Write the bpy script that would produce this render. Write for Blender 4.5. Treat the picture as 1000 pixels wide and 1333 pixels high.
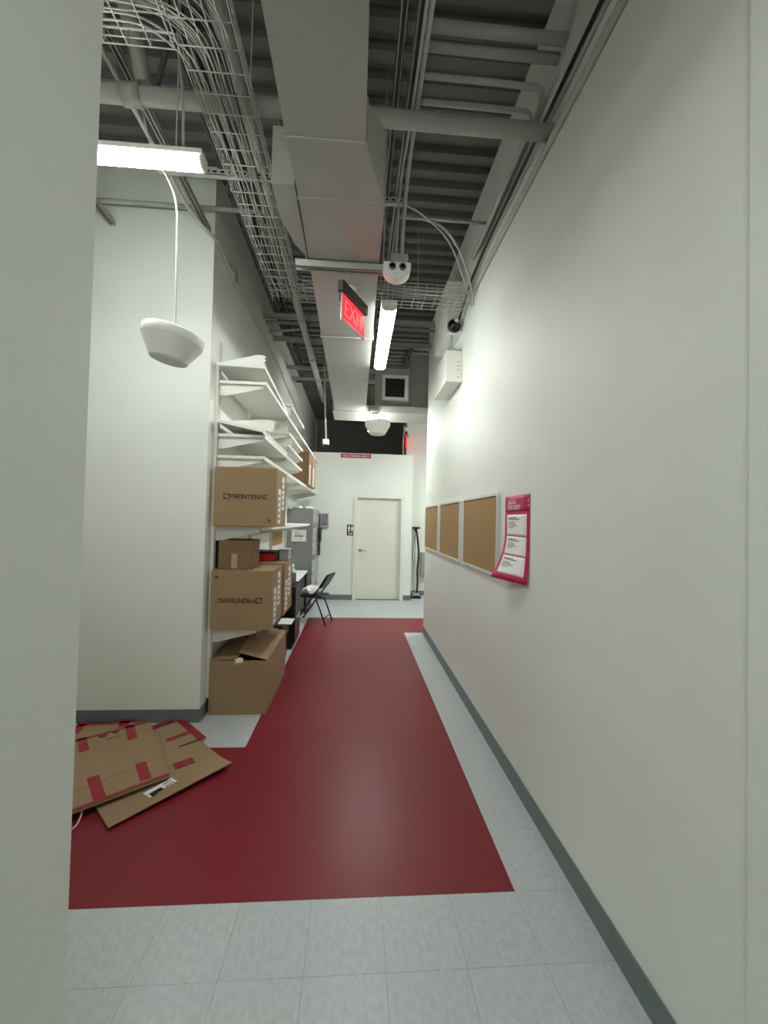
import bpy, bmesh, math, random
from mathutils import Vector, Matrix
random.seed(7)
PI = math.pi
for o in list(bpy.data.objects):
    bpy.data.objects.remove(o, do_unlink=True)
S = bpy.context.scene
COL = S.collection

# ------------------------------------------------------------------ camera
CAM_H = 1.67
YAW, PITCH, ROLL = (math.radians(a) for a in (3.93, 1.25, 1.31))
fw = Vector((math.sin(YAW)*math.cos(PITCH), math.cos(YAW)*math.cos(PITCH), math.sin(PITCH)))
r0 = Vector((math.cos(YAW), -math.sin(YAW), 0)); u0 = r0.cross(fw)
rt = r0*math.cos(ROLL) + u0*math.sin(ROLL); up = -r0*math.sin(ROLL) + u0*math.cos(ROLL)
cd = bpy.data.cameras.new('camera'); cam = bpy.data.objects.new('camera', cd); COL.objects.link(cam)
cd.sensor_fit = 'HORIZONTAL'; cd.sensor_width = 36; cd.lens = 530/1000*36; cd.clip_start = .02
cam.matrix_world = Matrix(((rt.x, up.x, -fw.x, 0), (rt.y, up.y, -fw.y, 0), (rt.z, up.z, -fw.z, CAM_H), (0, 0, 0, 1)))
S.camera = cam

# ------------------------------------------------------------------ world and exposure
w = bpy.data.worlds.new('world'); S.world = w; w.use_nodes = True
w.node_tree.nodes['Background'].inputs[0].default_value = (.9, .95, 1, 1)
w.node_tree.nodes['Background'].inputs[1].default_value = .02
S.view_settings.view_transform = 'Standard'; S.view_settings.look = 'None'
S.view_settings.gamma = 1; S.view_settings.use_curve_mapping = False
S.view_settings.exposure = 2.08
TUBE = 15.0        # strength of the corridor's fluorescent diffusers

# ------------------------------------------------------------------ materials
def lin(c):
    return tuple(((v/255)/12.92 if v/255 <= .04045 else ((v/255+.055)/1.055)**2.4) for v in c) + (1,)
MATS = {}
def mat(name, rgb, rough=.5, metal=0, var=.0, scale=8, bump=0, bscale=200, emit=None, estr=0, spec=.5, stretch=None, objrand=0, speck=None, alpha=None, trans=0):
    m = bpy.data.materials.new(name); m.use_nodes = True; MATS[name] = m
    nt = m.node_tree; b = nt.nodes['Principled BSDF']; N = nt.nodes.new; K = nt.links.new
    c = lin(rgb); b.inputs['Base Color'].default_value = c
    b.inputs['Roughness'].default_value = rough; b.inputs['Metallic'].default_value = metal
    b.inputs['Specular IOR Level'].default_value = spec
    if trans: b.inputs['Transmission Weight'].default_value = trans
    if alpha is not None: b.inputs['Alpha'].default_value = alpha
    if emit: b.inputs['Emission Color'].default_value = lin(emit); b.inputs['Emission Strength'].default_value = estr
    tc = N('ShaderNodeTexCoord')
    vec = tc.outputs['Object']
    if stretch:
        mp = N('ShaderNodeMapping'); mp.inputs['Scale'].default_value = stretch; K(vec, mp.inputs[0]); vec = mp.outputs[0]
    col = None
    if var:
        n = N('ShaderNodeTexNoise'); n.inputs['Scale'].default_value = scale; n.inputs['Detail'].default_value = 6; K(vec, n.inputs['Vector'])
        r = N('ShaderNodeValToRGB'); r.color_ramp.elements[0].position = .3; r.color_ramp.elements[1].position = .7
        r.color_ramp.elements[0].color = tuple(max(0, v*(1-var)) for v in c[:3]) + (1,)
        r.color_ramp.elements[1].color = tuple(min(1, v*(1+var)) for v in c[:3]) + (1,)
        K(n.outputs['Fac'], r.inputs[0]); col = r.outputs[0]
    if speck:      # sparse specks: (rgb, scale, threshold)
        n = N('ShaderNodeTexNoise'); n.inputs['Scale'].default_value = speck[1]; n.inputs['Detail'].default_value = 3; K(vec, n.inputs['Vector'])
        r = N('ShaderNodeValToRGB'); r.color_ramp.elements[0].position = speck[2]; r.color_ramp.elements[1].position = speck[2]+.05
        r.color_ramp.elements[0].color = (0, 0, 0, 1); r.color_ramp.elements[1].color = (1, 1, 1, 1)
        K(n.outputs['Fac'], r.inputs[0])
        mx = N('ShaderNodeMixRGB'); mx.inputs[2].default_value = lin(speck[0]); K(r.outputs[0], mx.inputs[0])
        if col: K(col, mx.inputs[1])
        else: mx.inputs[1].default_value = c
        col = mx.outputs[0]
    if objrand:
        oi = N('ShaderNodeObjectInfo'); hs = N('ShaderNodeHueSaturation'); mr = N('ShaderNodeMapRange')
        mr.inputs['To Min'].default_value = 1-objrand; mr.inputs['To Max'].default_value = 1+objrand
        K(oi.outputs['Random'], mr.inputs[0]); K(mr.outputs[0], hs.inputs['Value'])
        if col: K(col, hs.inputs['Color'])
        else: hs.inputs['Color'].default_value = c
        col = hs.outputs[0]
    if col: K(col, b.inputs['Base Color'])
    if bump:
        n = N('ShaderNodeTexNoise'); n.inputs['Scale'].default_value = bscale; n.inputs['Detail'].default_value = 2; K(vec, n.inputs['Vector'])
        bp = N('ShaderNodeBump'); bp.inputs['Strength'].default_value = bump; bp.inputs['Distance'].default_value = .002
        K(n.outputs['Fac'], bp.inputs['Height']); K(bp.outputs[0], b.inputs['Normal'])
    return m
mat('wall_paint', (234, 237, 230), .55, var=.02, scale=2, bump=.25, bscale=160)
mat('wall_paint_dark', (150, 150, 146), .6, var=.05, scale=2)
mat('ceiling_paint', (108, 109, 105), .6, var=.08, scale=3)
mat('steel_paint', (176, 177, 171), .55, var=.06, scale=5)
mat('dark_steel', (86, 86, 84), .6, var=.1, scale=5)
mat('duct_paint', (172, 172, 167), .45, var=.05, scale=4, bump=.15, bscale=30)
mat('tile', (184, 189, 191), .36, var=.1, scale=55, stretch=(1, .6, 1), objrand=.03, speck=((96, 100, 102), 17, .69))
mat('tile_far', (186, 192, 194), .33, var=.1, scale=20, objrand=.03)
mat('joint', (120, 122, 120), .7)
mat('red_vinyl', (124, 34, 44), .37, var=.12, scale=120, speck=((170, 92, 92), 60, .74), spec=.3)
mat('baseboard', (112, 121, 121), .45, var=.06, scale=20)
mat('white_enamel', (232, 232, 226), .4)
mat('door_paint', (230, 229, 218), .4)
mat('white_plastic', (238, 238, 232), .42)
for k_, f_ in (('tube_cross', 1.02), ('tube_long', .58), ('tube_far', 1.25), ('tube_room', 1.22), ('tube_added_side', 2.3)):
    mat(k_, (255, 255, 250), .5, emit=(250, 255, 249), estr=TUBE*f_)
mat('cardboard', (152, 126, 95), .8, var=.04, scale=6, bump=.12, bscale=60)
mat('cardboard_dark', (122, 96, 67), .8, var=.05, scale=6)
mat('cardboard_edge', (188, 152, 110), .85, var=.1, scale=60)
mat('red_tape', (150, 24, 46), .35)
mat('packing_tape', (184, 154, 116), .2)
mat('ink', (26, 24, 24), .7)
mat('paper', (232, 232, 230), .7)
mat('print_grey', (120, 120, 122), .7)
mat('cork', (166, 134, 90), .9, var=.14, scale=240)
mat('alu', (222, 223, 222), .35, metal=.25)
mat('pink', (204, 34, 102), .5)
mat('pink_dark', (196, 30, 96), .5)
mat('white_print', (246, 244, 244), .6)
mat('black_metal', (11, 11, 12), .4)
mat('black_plastic', (18, 18, 20), .45)
mat('dark_glass', (8, 8, 10), .08)
mat('locker', (128, 130, 130), .4, var=.03, scale=4)
mat('chrome', (210, 210, 212), .2, metal=1)
mat('satin_nickel', (150, 148, 142), .3, metal=1)
mat('navy', (18, 28, 62), .4)
mat('sign_red', (184, 18, 32), .45)
mat('exit_red', (220, 8, 20), .4, emit=(255, 8, 22), estr=.55)
mat('exit_letter', (255, 120, 130), .4, emit=(255, 70, 84), estr=.5)
mat('acrylic', (225, 190, 192), .2)
mat('white_cable', (186, 187, 182), .5)
mat('black_cable', (30, 30, 32), .5)
mat('grey_box', (158, 160, 160), .4)
mat('bag', (240, 242, 246), .3, spec=.6)
mat('bottle', (196, 214, 226), .12, trans=.5)
mat('toy_red', (190, 22, 30), .4)
mat('grille', (44, 44, 48), .5)
mat('ribbon', (226, 190, 196), .4)
mat('lens', (205, 208, 210), .15)
mat('kraft_print', (96, 72, 48), .8)

# ------------------------------------------------------------------ mesh tools
ORG = {}
class MB:
    def __init__(s): s.v = []; s.f = []; s.sm = []
    def add(s, vs, fs, smooth=False):
        n = len(s.v); s.v += [Vector(p) for p in vs]
        for q in fs: s.f.append(tuple(i+n for i in q)); s.sm.append(smooth)
        return s
    def box(s, x0, x1, y0, y1, z0, z1, M=None):
        vs = [Vector((x, y, z)) for z in (z0, z1) for y in (y0, y1) for x in (x0, x1)]
        if M: vs = [M @ v for v in vs]
        return s.add(vs, [(0, 2, 3, 1), (4, 5, 7, 6), (0, 1, 5, 4), (2, 6, 7, 3), (0, 4, 6, 2), (1, 3, 7, 5)])
    def bev(s, x0, x1, y0, y1, z0, z1, b=.006, M=None, seg=2):
        bm = bmesh.new(); bmesh.ops.create_cube(bm, size=1)
        for v in bm.verts: v.co = Vector(((x0+x1)/2+v.co.x*(x1-x0), (y0+y1)/2+v.co.y*(y1-y0), (z0+z1)/2+v.co.z*(z1-z0)))
        bmesh.ops.bevel(bm, geom=bm.edges[:], offset=b, segments=seg, profile=.5, affect='EDGES')
        bm.verts.index_update()
        s.add([(M @ v.co if M else v.co.copy()) for v in bm.verts], [[v.index for v in f.verts] for f in bm.faces]); bm.free()
        return s
    def tube(s, pts, r, n=8, caps=True, smooth=True):
        pts = [Vector(p) for p in pts]; k = len(pts); base = []; nrm = None
        for i, p in enumerate(pts):
            t = (pts[min(i+1, k-1)]-pts[max(i-1, 0)]).normalized()
            if nrm is None:
                a = Vector((0, 0, 1)) if abs(t.z) < .9 else Vector((1, 0, 0)); nrm = t.cross(a).normalized()
            else: nrm = (nrm - t*nrm.dot(t)).normalized()
            bn = t.cross(nrm); rr = r[i] if isinstance(r, (list, tuple)) else r
            base += [p + (nrm*math.cos(2*PI*j/n)+bn*math.sin(2*PI*j/n))*rr for j in range(n)]
        fs = [(i*n+j, i*n+(j+1) % n, (i+1)*n+(j+1) % n, (i+1)*n+j) for i in range(k-1) for j in range(n)]
        o = len(s.v); s.add(base, fs, smooth)
        if caps:
            s.f += [tuple(o+j for j in reversed(range(n))), tuple(o+(k-1)*n+j for j in range(n))]; s.sm += [False, False]
        return s
    def lathe(s, prof, c=(0, 0, 0), n=32, M=None, smooth=True):
        c = Vector(c); vs = []
        for r, z in prof:
            for j in range(n):
                v = Vector((r*math.cos(2*PI*j/n), r*math.sin(2*PI*j/n), z))
                vs.append(c + (M @ v if M else v))
        k = len(prof)
        fs = [(i*n+j, i*n+(j+1) % n, (i+1)*n+(j+1) % n, (i+1)*n+j) for i in range(k-1) for j in range(n)]
        return s.add(vs, fs, smooth)
    def prism(s, poly, d, M=None):      # poly: 3D points in order, extruded by vector d
        d = Vector(d); p = [Vector(q) for q in poly]; n = len(p); vs = p + [q+d for q in p]
        if M: vs = [M @ v for v in vs]
        return s.add(vs, [tuple(reversed(range(n))), tuple(range(n, 2*n))] + [(i, (i+1) % n, n+(i+1) % n, n+i) for i in range(n)])
    def loft(s, a, b):                  # two quads
        return s.add(list(a)+list(b), [(3, 2, 1, 0), (4, 5, 6, 7)] + [(i, (i+1) % 4, 4+(i+1) % 4, 4+i) for i in range(4)])
    def mesh(s, name, m, off=Vector()):
        me = bpy.data.meshes.new(name)
        me.from_pydata([tuple(v-off) for v in s.v], [], [list(f) for f in s.f]); me.update()
        bm = bmesh.new(); bm.from_mesh(me); bmesh.ops.recalc_face_normals(bm, faces=bm.faces[:]); bm.to_mesh(me); bm.free()
        for p, q in zip(me.polygons, s.sm): p.use_smooth = q
        me.materials.append(MATS[m]); return me
    def build(s, name, m, parent=None, local=False):
        if parent is None:
            xs = [v.x for v in s.v]; ys = [v.y for v in s.v]; zs = [v.z for v in s.v]
            off = Vector(((min(xs)+max(xs))/2, (min(ys)+max(ys))/2, min(zs)))
            o = bpy.data.objects.new(name, s.mesh(name, m, off)); o.location = off; ORG[o.name] = off
        else:
            off = Vector() if local else ORG[parent.name]
            o = bpy.data.objects.new(name, s.mesh(name, m, off)); o.parent = parent; ORG[o.name] = off
        COL.objects.link(o); return o
def tag(o, label=None, cat=None, group=None, kind=None):
    for k, v in (('label', label), ('category', cat), ('group', group), ('kind', kind)):
        if v: o[k] = v
    return o
def thing(name, label, cat, loc, group=None, rz=0):
    o = bpy.data.objects.new(name, None); COL.objects.link(o); o.empty_display_size = .1
    o.location = loc; o.rotation_euler = (0, 0, rz); ORG[o.name] = Vector(loc); return tag(o, label, cat, group)
def struct(mb, name, m, parent=None):
    o = mb.build(name, m, parent); o['kind'] = 'structure'; return o
def copy_tree(o, loc=None, parent=None):
    c = o.copy(); COL.objects.link(c); c.parent = parent
    if loc is not None: c.location = loc
    ORG[c.name] = Vector(c.location) if parent is None else Vector()
    for ch in list(o.children): copy_tree(ch, None, c)
    return c
def B(*a, **k): return MB().box(*a, **k)
def T(*a, **k): return MB().tube(*a, **k)
def smooth_path(pts, it=2):
    pts = [Vector(p) for p in pts]
    for _ in range(it):
        q = [pts[0]]
        for a, b in zip(pts, pts[1:]): q += [a*.75+b*.25, a*.25+b*.75]
        pts = q + [pts[-1]]
    return pts
def text_mb(txt, size, M, sx=1.0, sp=1.0, align='LEFT'):
    cu = bpy.data.curves.new('lettering', 'FONT'); cu.body = txt; cu.size = size; cu.space_character = sp; cu.align_x = align; cu.resolution_u = 2
    cu.extrude = 0.0004
    o = bpy.data.objects.new('lettering_tmp', cu); COL.objects.link(o)
    me = bpy.data.meshes.new_from_object(o)
    mb = MB(); mb.add([M @ Vector((v.co.x*sx, v.co.y, v.co.z)) for v in me.vertices], [tuple(p.vertices) for p in me.polygons])
    bpy.data.objects.remove(o, do_unlink=True); bpy.data.curves.remove(cu); bpy.data.meshes.remove(me); return mb
def frame(origin, right, upv):          # local x -> right, y -> up, z -> out of the face
    r, u = Vector(right).normalized(), Vector(upv).normalized(); n = r.cross(u)
    o = Vector(origin)
    return Matrix(((r.x, u.x, n.x, o.x), (r.y, u.y, n.y, o.y), (r.z, u.z, n.z, o.z), (0, 0, 0, 1)))

# ------------------------------------------------------------------ setting
TP = .305; GX, GY = .7625, 1.84
RW, RW_END = 1.043, 6.06            # right corridor wall
LW, LB = -1.233, 3.44               # left corridor wall, block face
DECK = 4.60; RF = 8.60; FW = 9.2
floor = struct(B(-4.6, 4.6, -4.6, 12.2, -.2, -.004), 'floor', 'joint')
# pale slab where no single tile can be told apart
struct(MB().box(-4.4, 4.4, -4.4, GY-6*TP-.001, -.0038, 0).box(1.05, 4.4, GY-6*TP, 6.11, -.0038, 0), 'far_tiling', 'tile_far', floor)
red = MB()
red.box(-4.39, GX-.0006, GY+.0006, GY+4*TP, -.0038, .0006)
red.box(-GX+.0006, GX-.0006, GY+4*TP, GY+14*TP, -.0038, .0006)
red.box(-GX+.0006, 4.39, GY+14*TP+.0006, GY+17*TP-.0006, -.0038, .0006)
ro = struct(red, 'red_flooring', 'red_vinyl', floor); ro['label'] = 'dark red vinyl walkway'
tile_cache = {}
def tile(x0, x1, y0, y1):
    w_, d_ = round(x1-x0, 4), round(y1-y0, 4); g = .0005
    if (w_, d_) not in tile_cache:
        tile_cache[(w_, d_)] = B(g, w_-g, g, d_-g, -.0038, 0).mesh('floor_tile', 'tile')
    o = bpy.data.objects.new('floor_tile', tile_cache[(w_, d_)]); COL.objects.link(o)
    o.parent = floor; o.location = Vector((x0, y0, 0))-ORG['floor']; o['kind'] = 'structure'
def tiles(x0, x1, y0, y1):              # fill a rectangle, cut to the grid
    ix = math.floor((x0-GX)/TP+1e-4); 
    while GX+ix*TP < x1-1e-3:
        a, b = max(x0, GX+ix*TP), min(x1, GX+(ix+1)*TP)
        iy = math.floor((y0-GY)/TP+1e-4)
        while GY+iy*TP < y1-1e-3:
            c, d = max(y0, GY+iy*TP), min(y1, GY+(iy+1)*TP)
            tile(a, b, c, d); iy += 1
        ix += 1
tiles(-1.6775, RW, GY-6*TP, GY)
tiles(GX, RW, GY, GY+14*TP)
tiles(-2.2875, -GX, GY+4*TP, LB)
tiles(LW, -GX, LB, RF)
tiles(-GX, 2.2875, GY+17*TP, RF)
tiles(1.2, 2.2875, RF, FW)

# corrugated metal deck: ribs run across the corridor
dk = MB(); P = .166; D = .055; y = -4.5; prof = []
while y < 12.1:
    prof += [(y, DECK), (y+.07, DECK), (y+.083, DECK+D), (y+.153, DECK+D)]; y += P
vs = [(x, yy, zz) for x in (-4.6, 4.6) for yy, zz in prof]; n = len(prof)
dk.add(vs, [(i, i+1, n+i+1, n+i) for i in range(n-1)])
dk.add([(-4.6, -4.6, DECK+.1), (4.6, -4.6, DECK+.1), (4.6, 12.2, DECK+.1), (-4.6, 12.2, DECK+.1)], [(0, 1, 2, 3)])
struct(dk, 'ceiling', 'ceiling_paint')

WZ = DECK
wr = struct(B(RW, RW+.14, 1.0, RW_END, 0, WZ), 'wall_right', 'wall_paint')
struct(B(1.028, 4.5, .5, 1.0, 0, WZ), 'wall_jamb_right', 'wall_paint')
struct(B(-4.5, -.668, .55, 1.05, 0, WZ), 'wall_jamb_left', 'wall_paint')
struct(B(-4.5, LW, LB, 12.0, 0, WZ), 'wall_left', 'wall_paint')
struct(B(-4.6, -4.4, -4.5, LB, 0, WZ), 'wall_side_left', 'wall_paint')
struct(B(4.4, 4.6, -4.5, 12.0, 0, WZ), 'wall_side_right', 'wall_paint')
struct(B(-4.6, 4.6, -4.6, -4.4, 0, WZ), 'wall_back', 'wall_paint')
struct(B(1.11, 4.4, FW, FW+.15, 0, WZ), 'wall_far', 'wall_paint')
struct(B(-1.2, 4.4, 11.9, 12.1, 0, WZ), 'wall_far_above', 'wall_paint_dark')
# restroom enclosure with a door opening
DX0, DX1, DH = .032, .952, 2.14
wf = MB().box(LW, DX0-.04, RF, RF+.12, 0, 3.085).box(DX1+.04, 1.19, RF, RF+.12, 0, 3.085).box(DX0-.04, DX1+.04, RF, RF+.12, DH+.04, 3.085)
wf.box(1.07, 1.19, RF+.12, FW, 0, 3.085)
wf.box(LW, 1.19, RF+.1, 11.5, 3.0, 3.084)
struct(wf, 'wall_restroom', 'wall_paint')
dr = MB().box(DX0, DX1, RF+.055, RF+.1, .008, DH)
door = struct(dr, 'door_1', 'door_paint')
fr = MB().box(DX0-.075, DX0-.002, RF-.018, RF+.11, 0, DH+.075).box(DX1+.002, DX1+.075, RF-.018, RF+.11, 0, DH+.075).box(DX0-.002, DX1+.002, RF-.018, RF+.11, DH+.003, DH+.075)
struct(fr, 'door_frame', 'white_enamel', door)
hd = MB().lathe([(0, .012), (.032, .012), (.034, 0)], (DX0+.07, RF+.055, 1.04), 20, Matrix.Rotation(PI/2, 3, 'X'))
hd.tube([(DX0+.07, RF+.05, 1.04), (DX0+.07, RF-.0, 1.04), (DX0+.085, RF-.012, 1.04), (DX0+.19, RF-.012, 1.035)], .011, 10)
h_ = hd.build('lever_handle', 'satin_nickel', door); h_['label'] = 'satin metal lever handle'
struct(B(DX0-.002, DX1+.002, RF+.0, RF+.12, .0003, .007), 'threshold', 'dark_steel', door)
# baseboards
BH, BT = .105, .007
struct(B(RW-BT, RW-.0005, 1.001, RW_END, .0006, BH+.01), 'baseboard_right', 'baseboard')
struct(B(RW, RW+.14, RW_END+.0005, RW_END+BT, .0006, BH), 'baseboard_right_end', 'baseboard')
struct(MB().box(-4.39, LW+BT, LB-BT, LB-.0005, .0006, BH).box(LW+.0005, LW+BT, LB-.0005, RF-.001, .0006, BH), 'baseboard_left', 'baseboard')
struct(MB().box(-.78, DX0-.078, RF-BT, RF-.0005, .0006, BH).box(DX1+.078, 1.19+BT, RF-BT, RF-.0005, .0006, BH).box(1.1905, 1.19+BT, RF-.0005, FW-.001, .0006, BH), 'baseboard_restroom', 'baseboard')
struct(B(1.2, 4.39, FW-BT, FW-.0005, .0006, BH), 'baseboard_far', 'baseboard')

# ------------------------------------------------------------------ light fixtures
def strip_light(name, label, a, b, z, w_=.12, h=.085, hang=(), group='linear ceiling lights', m='tube_long'):
    a, b = Vector((a[0], a[1], 0)), Vector((b[0], b[1], 0)); d = (b-a); L = d.length
    M = frame(((a.x), a.y, z), d, (-d.y, d.x, 0))       # x along, y across, z up
    t = thing(name, label, 'light', ((a.x+b.x)/2, (a.y+b.y)/2, z), group)
    MB().bev(0, L, -w_/2, w_/2, h*.62, h, .004, M).build('housing', 'white_enamel', t)
    df = MB(); q = [(-w_/2+.004, h*.6), (-w_/2+.004, h*.25), (-w_/4, .003), (w_/4, .003), (w_/2-.004, h*.25), (w_/2-.004, h*.6)]
    df.prism([(.012, y_, z_) for y_, z_ in q], (L-.024, 0, 0), M).build('diffuser', m, t)
    for k, s0 in ((0, .0), (1, L-.012)):
        MB().prism([(s0, y_*1.04, z_) for y_, z_ in q], (.012, 0, 0), M).build('end_cap', 'white_plastic', t)
    for s0, top in hang:
        p = M @ Vector((s0, 0, h)); T([p, (p.x, p.y, top)], .004, 6).build('hanger', 'white_cable', t)
    return t
L1 = strip_light('strip_light', 'lit linear fixture hung crosswise above the white pendant bowl', (-2.015, 2.05), (-.795, 2.05), 3.395, w_=.085, h=.075, m='tube_cross', hang=((.25, 4.03), (1.08, 4.60)))
T(smooth_path([(-.90, 2.05, 3.51), (-.90, 2.03, 3.75), (-.93, 2.02, 3.98), (-.92, 2.0, 4.2), (-.95, 2.0, 4.6)]), .007, 6).build('power_cord', 'white_cable', L1)
strip_light('strip_light', 'lit linear fixture running lengthwise beyond the emergency light', (.212, 3.02), (.212, 4.24), 3.25, hang=((.15, 4.0), (1.07, 4.0)))
strip_light('strip_light', 'lit linear fixture half hidden behind the far pendant bowl', (.232, 5.86), (.232, 7.08), 3.2, m='tube_far', hang=((.3, 3.3), (1.1, 4.0)))
strip_light('strip_light', 'linear fixture in the front room before the door jambs', (-.9, -.9), (.32, -.9), 3.18, m='tube_room', hang=((.15, 4.6), (1.07, 4.6)))
strip_light('strip_light', 'unseen linear fixture added right of the restroom wall to brighten it', (2.6, 6.6), (2.6, 7.82), 3.3, m='tube_added_side', hang=((.15, 4.6), (1.07, 4.6)))  # out-of-view lamp, added to brighten the restroom wall and door

# ------------------------------------------------------------------ main duct
ZB, ZT = 3.30, 3.68
duct = thing('air_duct', 'large pale rectangular air duct running down the corridor ceiling', 'duct', (-.12, 4, ZB))
def rect(y_, x0, x1, z0, z1): return [(x0, y_, z0), (x1, y_, z0), (x1, y_, z1), (x0, y_, z1)]
XL, XN, XR = -.338, .003, .108
secs = [(-2.5, XL, XN, ZB, 3.50), (1.735, XL, XN, ZB, 3.50), (2.06, XL+.008, XR, ZB, ZT), (3.62, XL-.005, XR, ZB, ZT), (4.7, XL-.01, XR-.002, ZB, ZT), (6.05, XL-.015, XR-.002, ZB, ZT)]
for i in range(len(secs)-1):
    MB().loft(rect(*secs[i]), rect(*secs[i+1])).build('duct_section', 'duct_paint', duct)
for s_, e in ((secs[1], .008), (secs[2], .006), (secs[3], .012), (secs[4], .004)):
    y_, x0, x1, z0, z1 = s_
    MB().box(x0-e, x1+e, y_-.012, y_+.012, z0-e*.8, z0+.004).box(x0-e, x0+.003, y_-.012, y_+.012, z0, z1).box(x1-.003, x1+e, y_-.012, y_+.012, z0, z1).build('seam_flange', 'duct_paint', duct)
# cross plenum at the far end and the louvred air unit on top of it
pl = thing('air_plenum', 'crosswise plenum box at the far end of the duct with square louvre', 'duct', (.5, 6.4, ZB))
MB().box(XL-.05, 2.4, 6.08, 6.66, ZB, 3.40).build('plenum_body', 'duct_paint', pl)
MB().prism([(.26, 6.09, 3.401), (.26, 6.2, 3.50), (.26, 6.2, 4.02), (.26, 6.66, 4.02), (.26, 6.66, 3.401)], (.52, 0, 0)).build('unit_housing', 'duct_paint', pl)
MB().box(.80, 2.4, 6.3, 6.66, 3.401, 4.3).build('unit_side', 'duct_paint', pl)
gx0, gx1, gz0, gz1 = .40, .70, 3.57, 3.86
g = MB().box(gx0-.05, gx1+.05, 6.175, 6.199, gz0-.05, gz0).box(gx0-.05, gx1+.05, 6.175, 6.199, gz1, gz1+.05).box(gx0-.05, gx0, 6.175, 6.199, gz0, gz1).box(gx1, gx1+.05, 6.175, 6.199, gz0, gz1)
gl = g.build('louvre_frame', 'white_enamel', pl); B(gx0, gx1, 6.19, 6.199, gz0, gz1).build('louvre_back', 'grille', gl)
for k in range(9):
    z_ = gz0+.016+k*.0325; MB().prism([(gx0, 6.178, z_-.006), (gx0, 6.189, z_+.008), (gx0, 6.189, z_+.011), (gx0, 6.178, z_-.003)], (gx1-gx0, 0, 0)).build('louvre_slat', 'grille', gl)
# branch box on the left of the duct
br = thing('duct_branch', 'short boxy branch attached to the left side of the main duct', 'duct', (-.42, 2.2, ZB+.02))
MB().prism([(-.455, 2.0, ZB+.015), (XL-.004, 2.0, ZB+.015), (XL-.004, 2.56, ZB+.015), (-.40, 2.45, ZB+.015), (-.455, 2.22, ZB+.015)], (0, 0, .29)).build('branch_body', 'duct_paint', br)

# ------------------------------------------------------------------ struts, pipes, conduits
def strut(name, label, a, b, s=.041, cat='strut', group='steel channel struts', slots=False, m='steel_paint', side='down'):
    a, b = Vector(a), Vector(b); d = (b-a).normalized(); L = (b-a).length
    M = frame(a, d, Vector((0, 0, 1)).cross(d))        # x along, y sideways, z up
    t = thing(name, label, cat, (a+b)/2, group)
    c = MB(); h = s/2; th = .004
    if slots:      # perforated face towards the camera
        c.box(0, L, -h, h, -h, -h+th, M).box(0, L, -h, -h+th, -h, h, M).box(0, L, h-th, h, -h, h, M)
        c.build('channel', m, t)
        q = MB(); k = .03
        while k < L-.03:
            q.box(k, k+.026, -h-.0012, -h+.001, -.007, .007, M).box(k, k+.026, h-.001, h+.0012, -.007, .007, M); k += .048
        o = q.build('slots', 'black_plastic', t); o['kind'] = 'stuff'
    else:          # open side down with a dark groove
        c.box(0, L, -h, h, h-th, h, M).box(0, L, -h, -h+th, -h, h, M).box(0, L, h-th, h, -h, h, M).box(0, L, -h, -h*.45, -h, -h+th, M).box(0, L, h*.45, h, -h, -h+th, M)
        c.build('channel', m, t)
        B(0, L, -h*.5, h*.5, -h+.012, -h+.014, M).build('groove', 'dark_steel', t)
    return t
strut('channel_strut', 'long slotted channel strut running to the white wall above the pendant bowl', (-1.285, .9, 4.06), (-1.285, LB-.002, 4.06))
strut('channel_strut', 'short end of channel strut meeting the white wall behind the door jamb', (-2.05, .9, 4.06), (-2.05, LB-.002, 4.06))
strut('channel_strut', 'perforated strut spanning crosswise below the lit crosswise fixture', (-1.38, 2.78, 3.99), (-.36, 2.78, 3.99), slots=True)
strut('channel_strut', 'long channel strut that carries the lengthwise light', (.245, .6, 4.02), (.245, 6.05, 4.02))
strut('channel_strut', 'second channel strut close beside the one carrying the lengthwise light', (.17, .6, 4.10), (.17, 6.05, 4.10))
strut('channel_strut', 'short perforated strut piece right of the duct', (.12, 2.86, 3.955), (.30, 2.86, 3.955), slots=True)
tz = ZB-.03
tr = strut('trapeze_bar', 'white trapeze bar under the duct carrying the near exit sign', (-.415, 2.56, tz), (.15, 2.56, tz), s=.05, cat='bar', group=None)
for x_ in (-.352, .135): T([(x_, 2.56, tz+.02), (x_, 2.56, 4.6)], .005, 6).build('threaded_rod', 'steel_paint', tr)
for (y_, z_, x0, x1, nm) in ((5.2, 4.238, LW+.002, RW-.002, 'nearest of the crosswise struts over the far duct'), (5.34, 4.225, LW+.002, RW-.002, 'thin crosswise strut paired with the one over the far duct'), (5.85, 4.238, LW+.002, RW-.002, 'middle crosswise strut over the far duct'), (6.95, 4.24, LW+.002, 4.3, 'crosswise strut behind the louvred plenum'), (7.5, 4.24, LW+.002, 4.3, 'last crosswise strut before the restroom wall')):
    strut('channel_strut', nm, (x0, y_, z_), (x1, y_, z_), s=.055 if y_ != 5.34 else .03)
def pipe(name, label, pts, r, cat='pipe', group=None, m='steel_paint', n=12, it=0, parts=()):
    o = MB().tube(smooth_path(pts, it) if it else pts, r, n).build(name, m)
    tag(o, label, cat, group)
    for p, ax in parts:
        ax = Vector(ax); p = Vector(p); MB().tube([p-ax, p+ax], r*1.22, n).build('coupling', m, o)
    return o
pipe('sprinkler_pipe', 'thick pale pipe crossing the corridor above the duct and cable tray', [(-4.39, 2.17, 3.865), (RW, 2.17, 3.865)], .043, n=16, parts=(((-1.22, 2.17, 3.865), (.05, 0, 0)),))
pipe('sprinkler_pipe', 'thick lengthwise pipe left of the duct above the cable tray', [(-.735, 1.2, 4.15), (-.735, 8.5, 4.15)], .045, n=16, parts=tuple(((-.735, y_, 4.15), (0, .05, 0)) for y_ in (5.05, 6.3, 7.2)))
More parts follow.
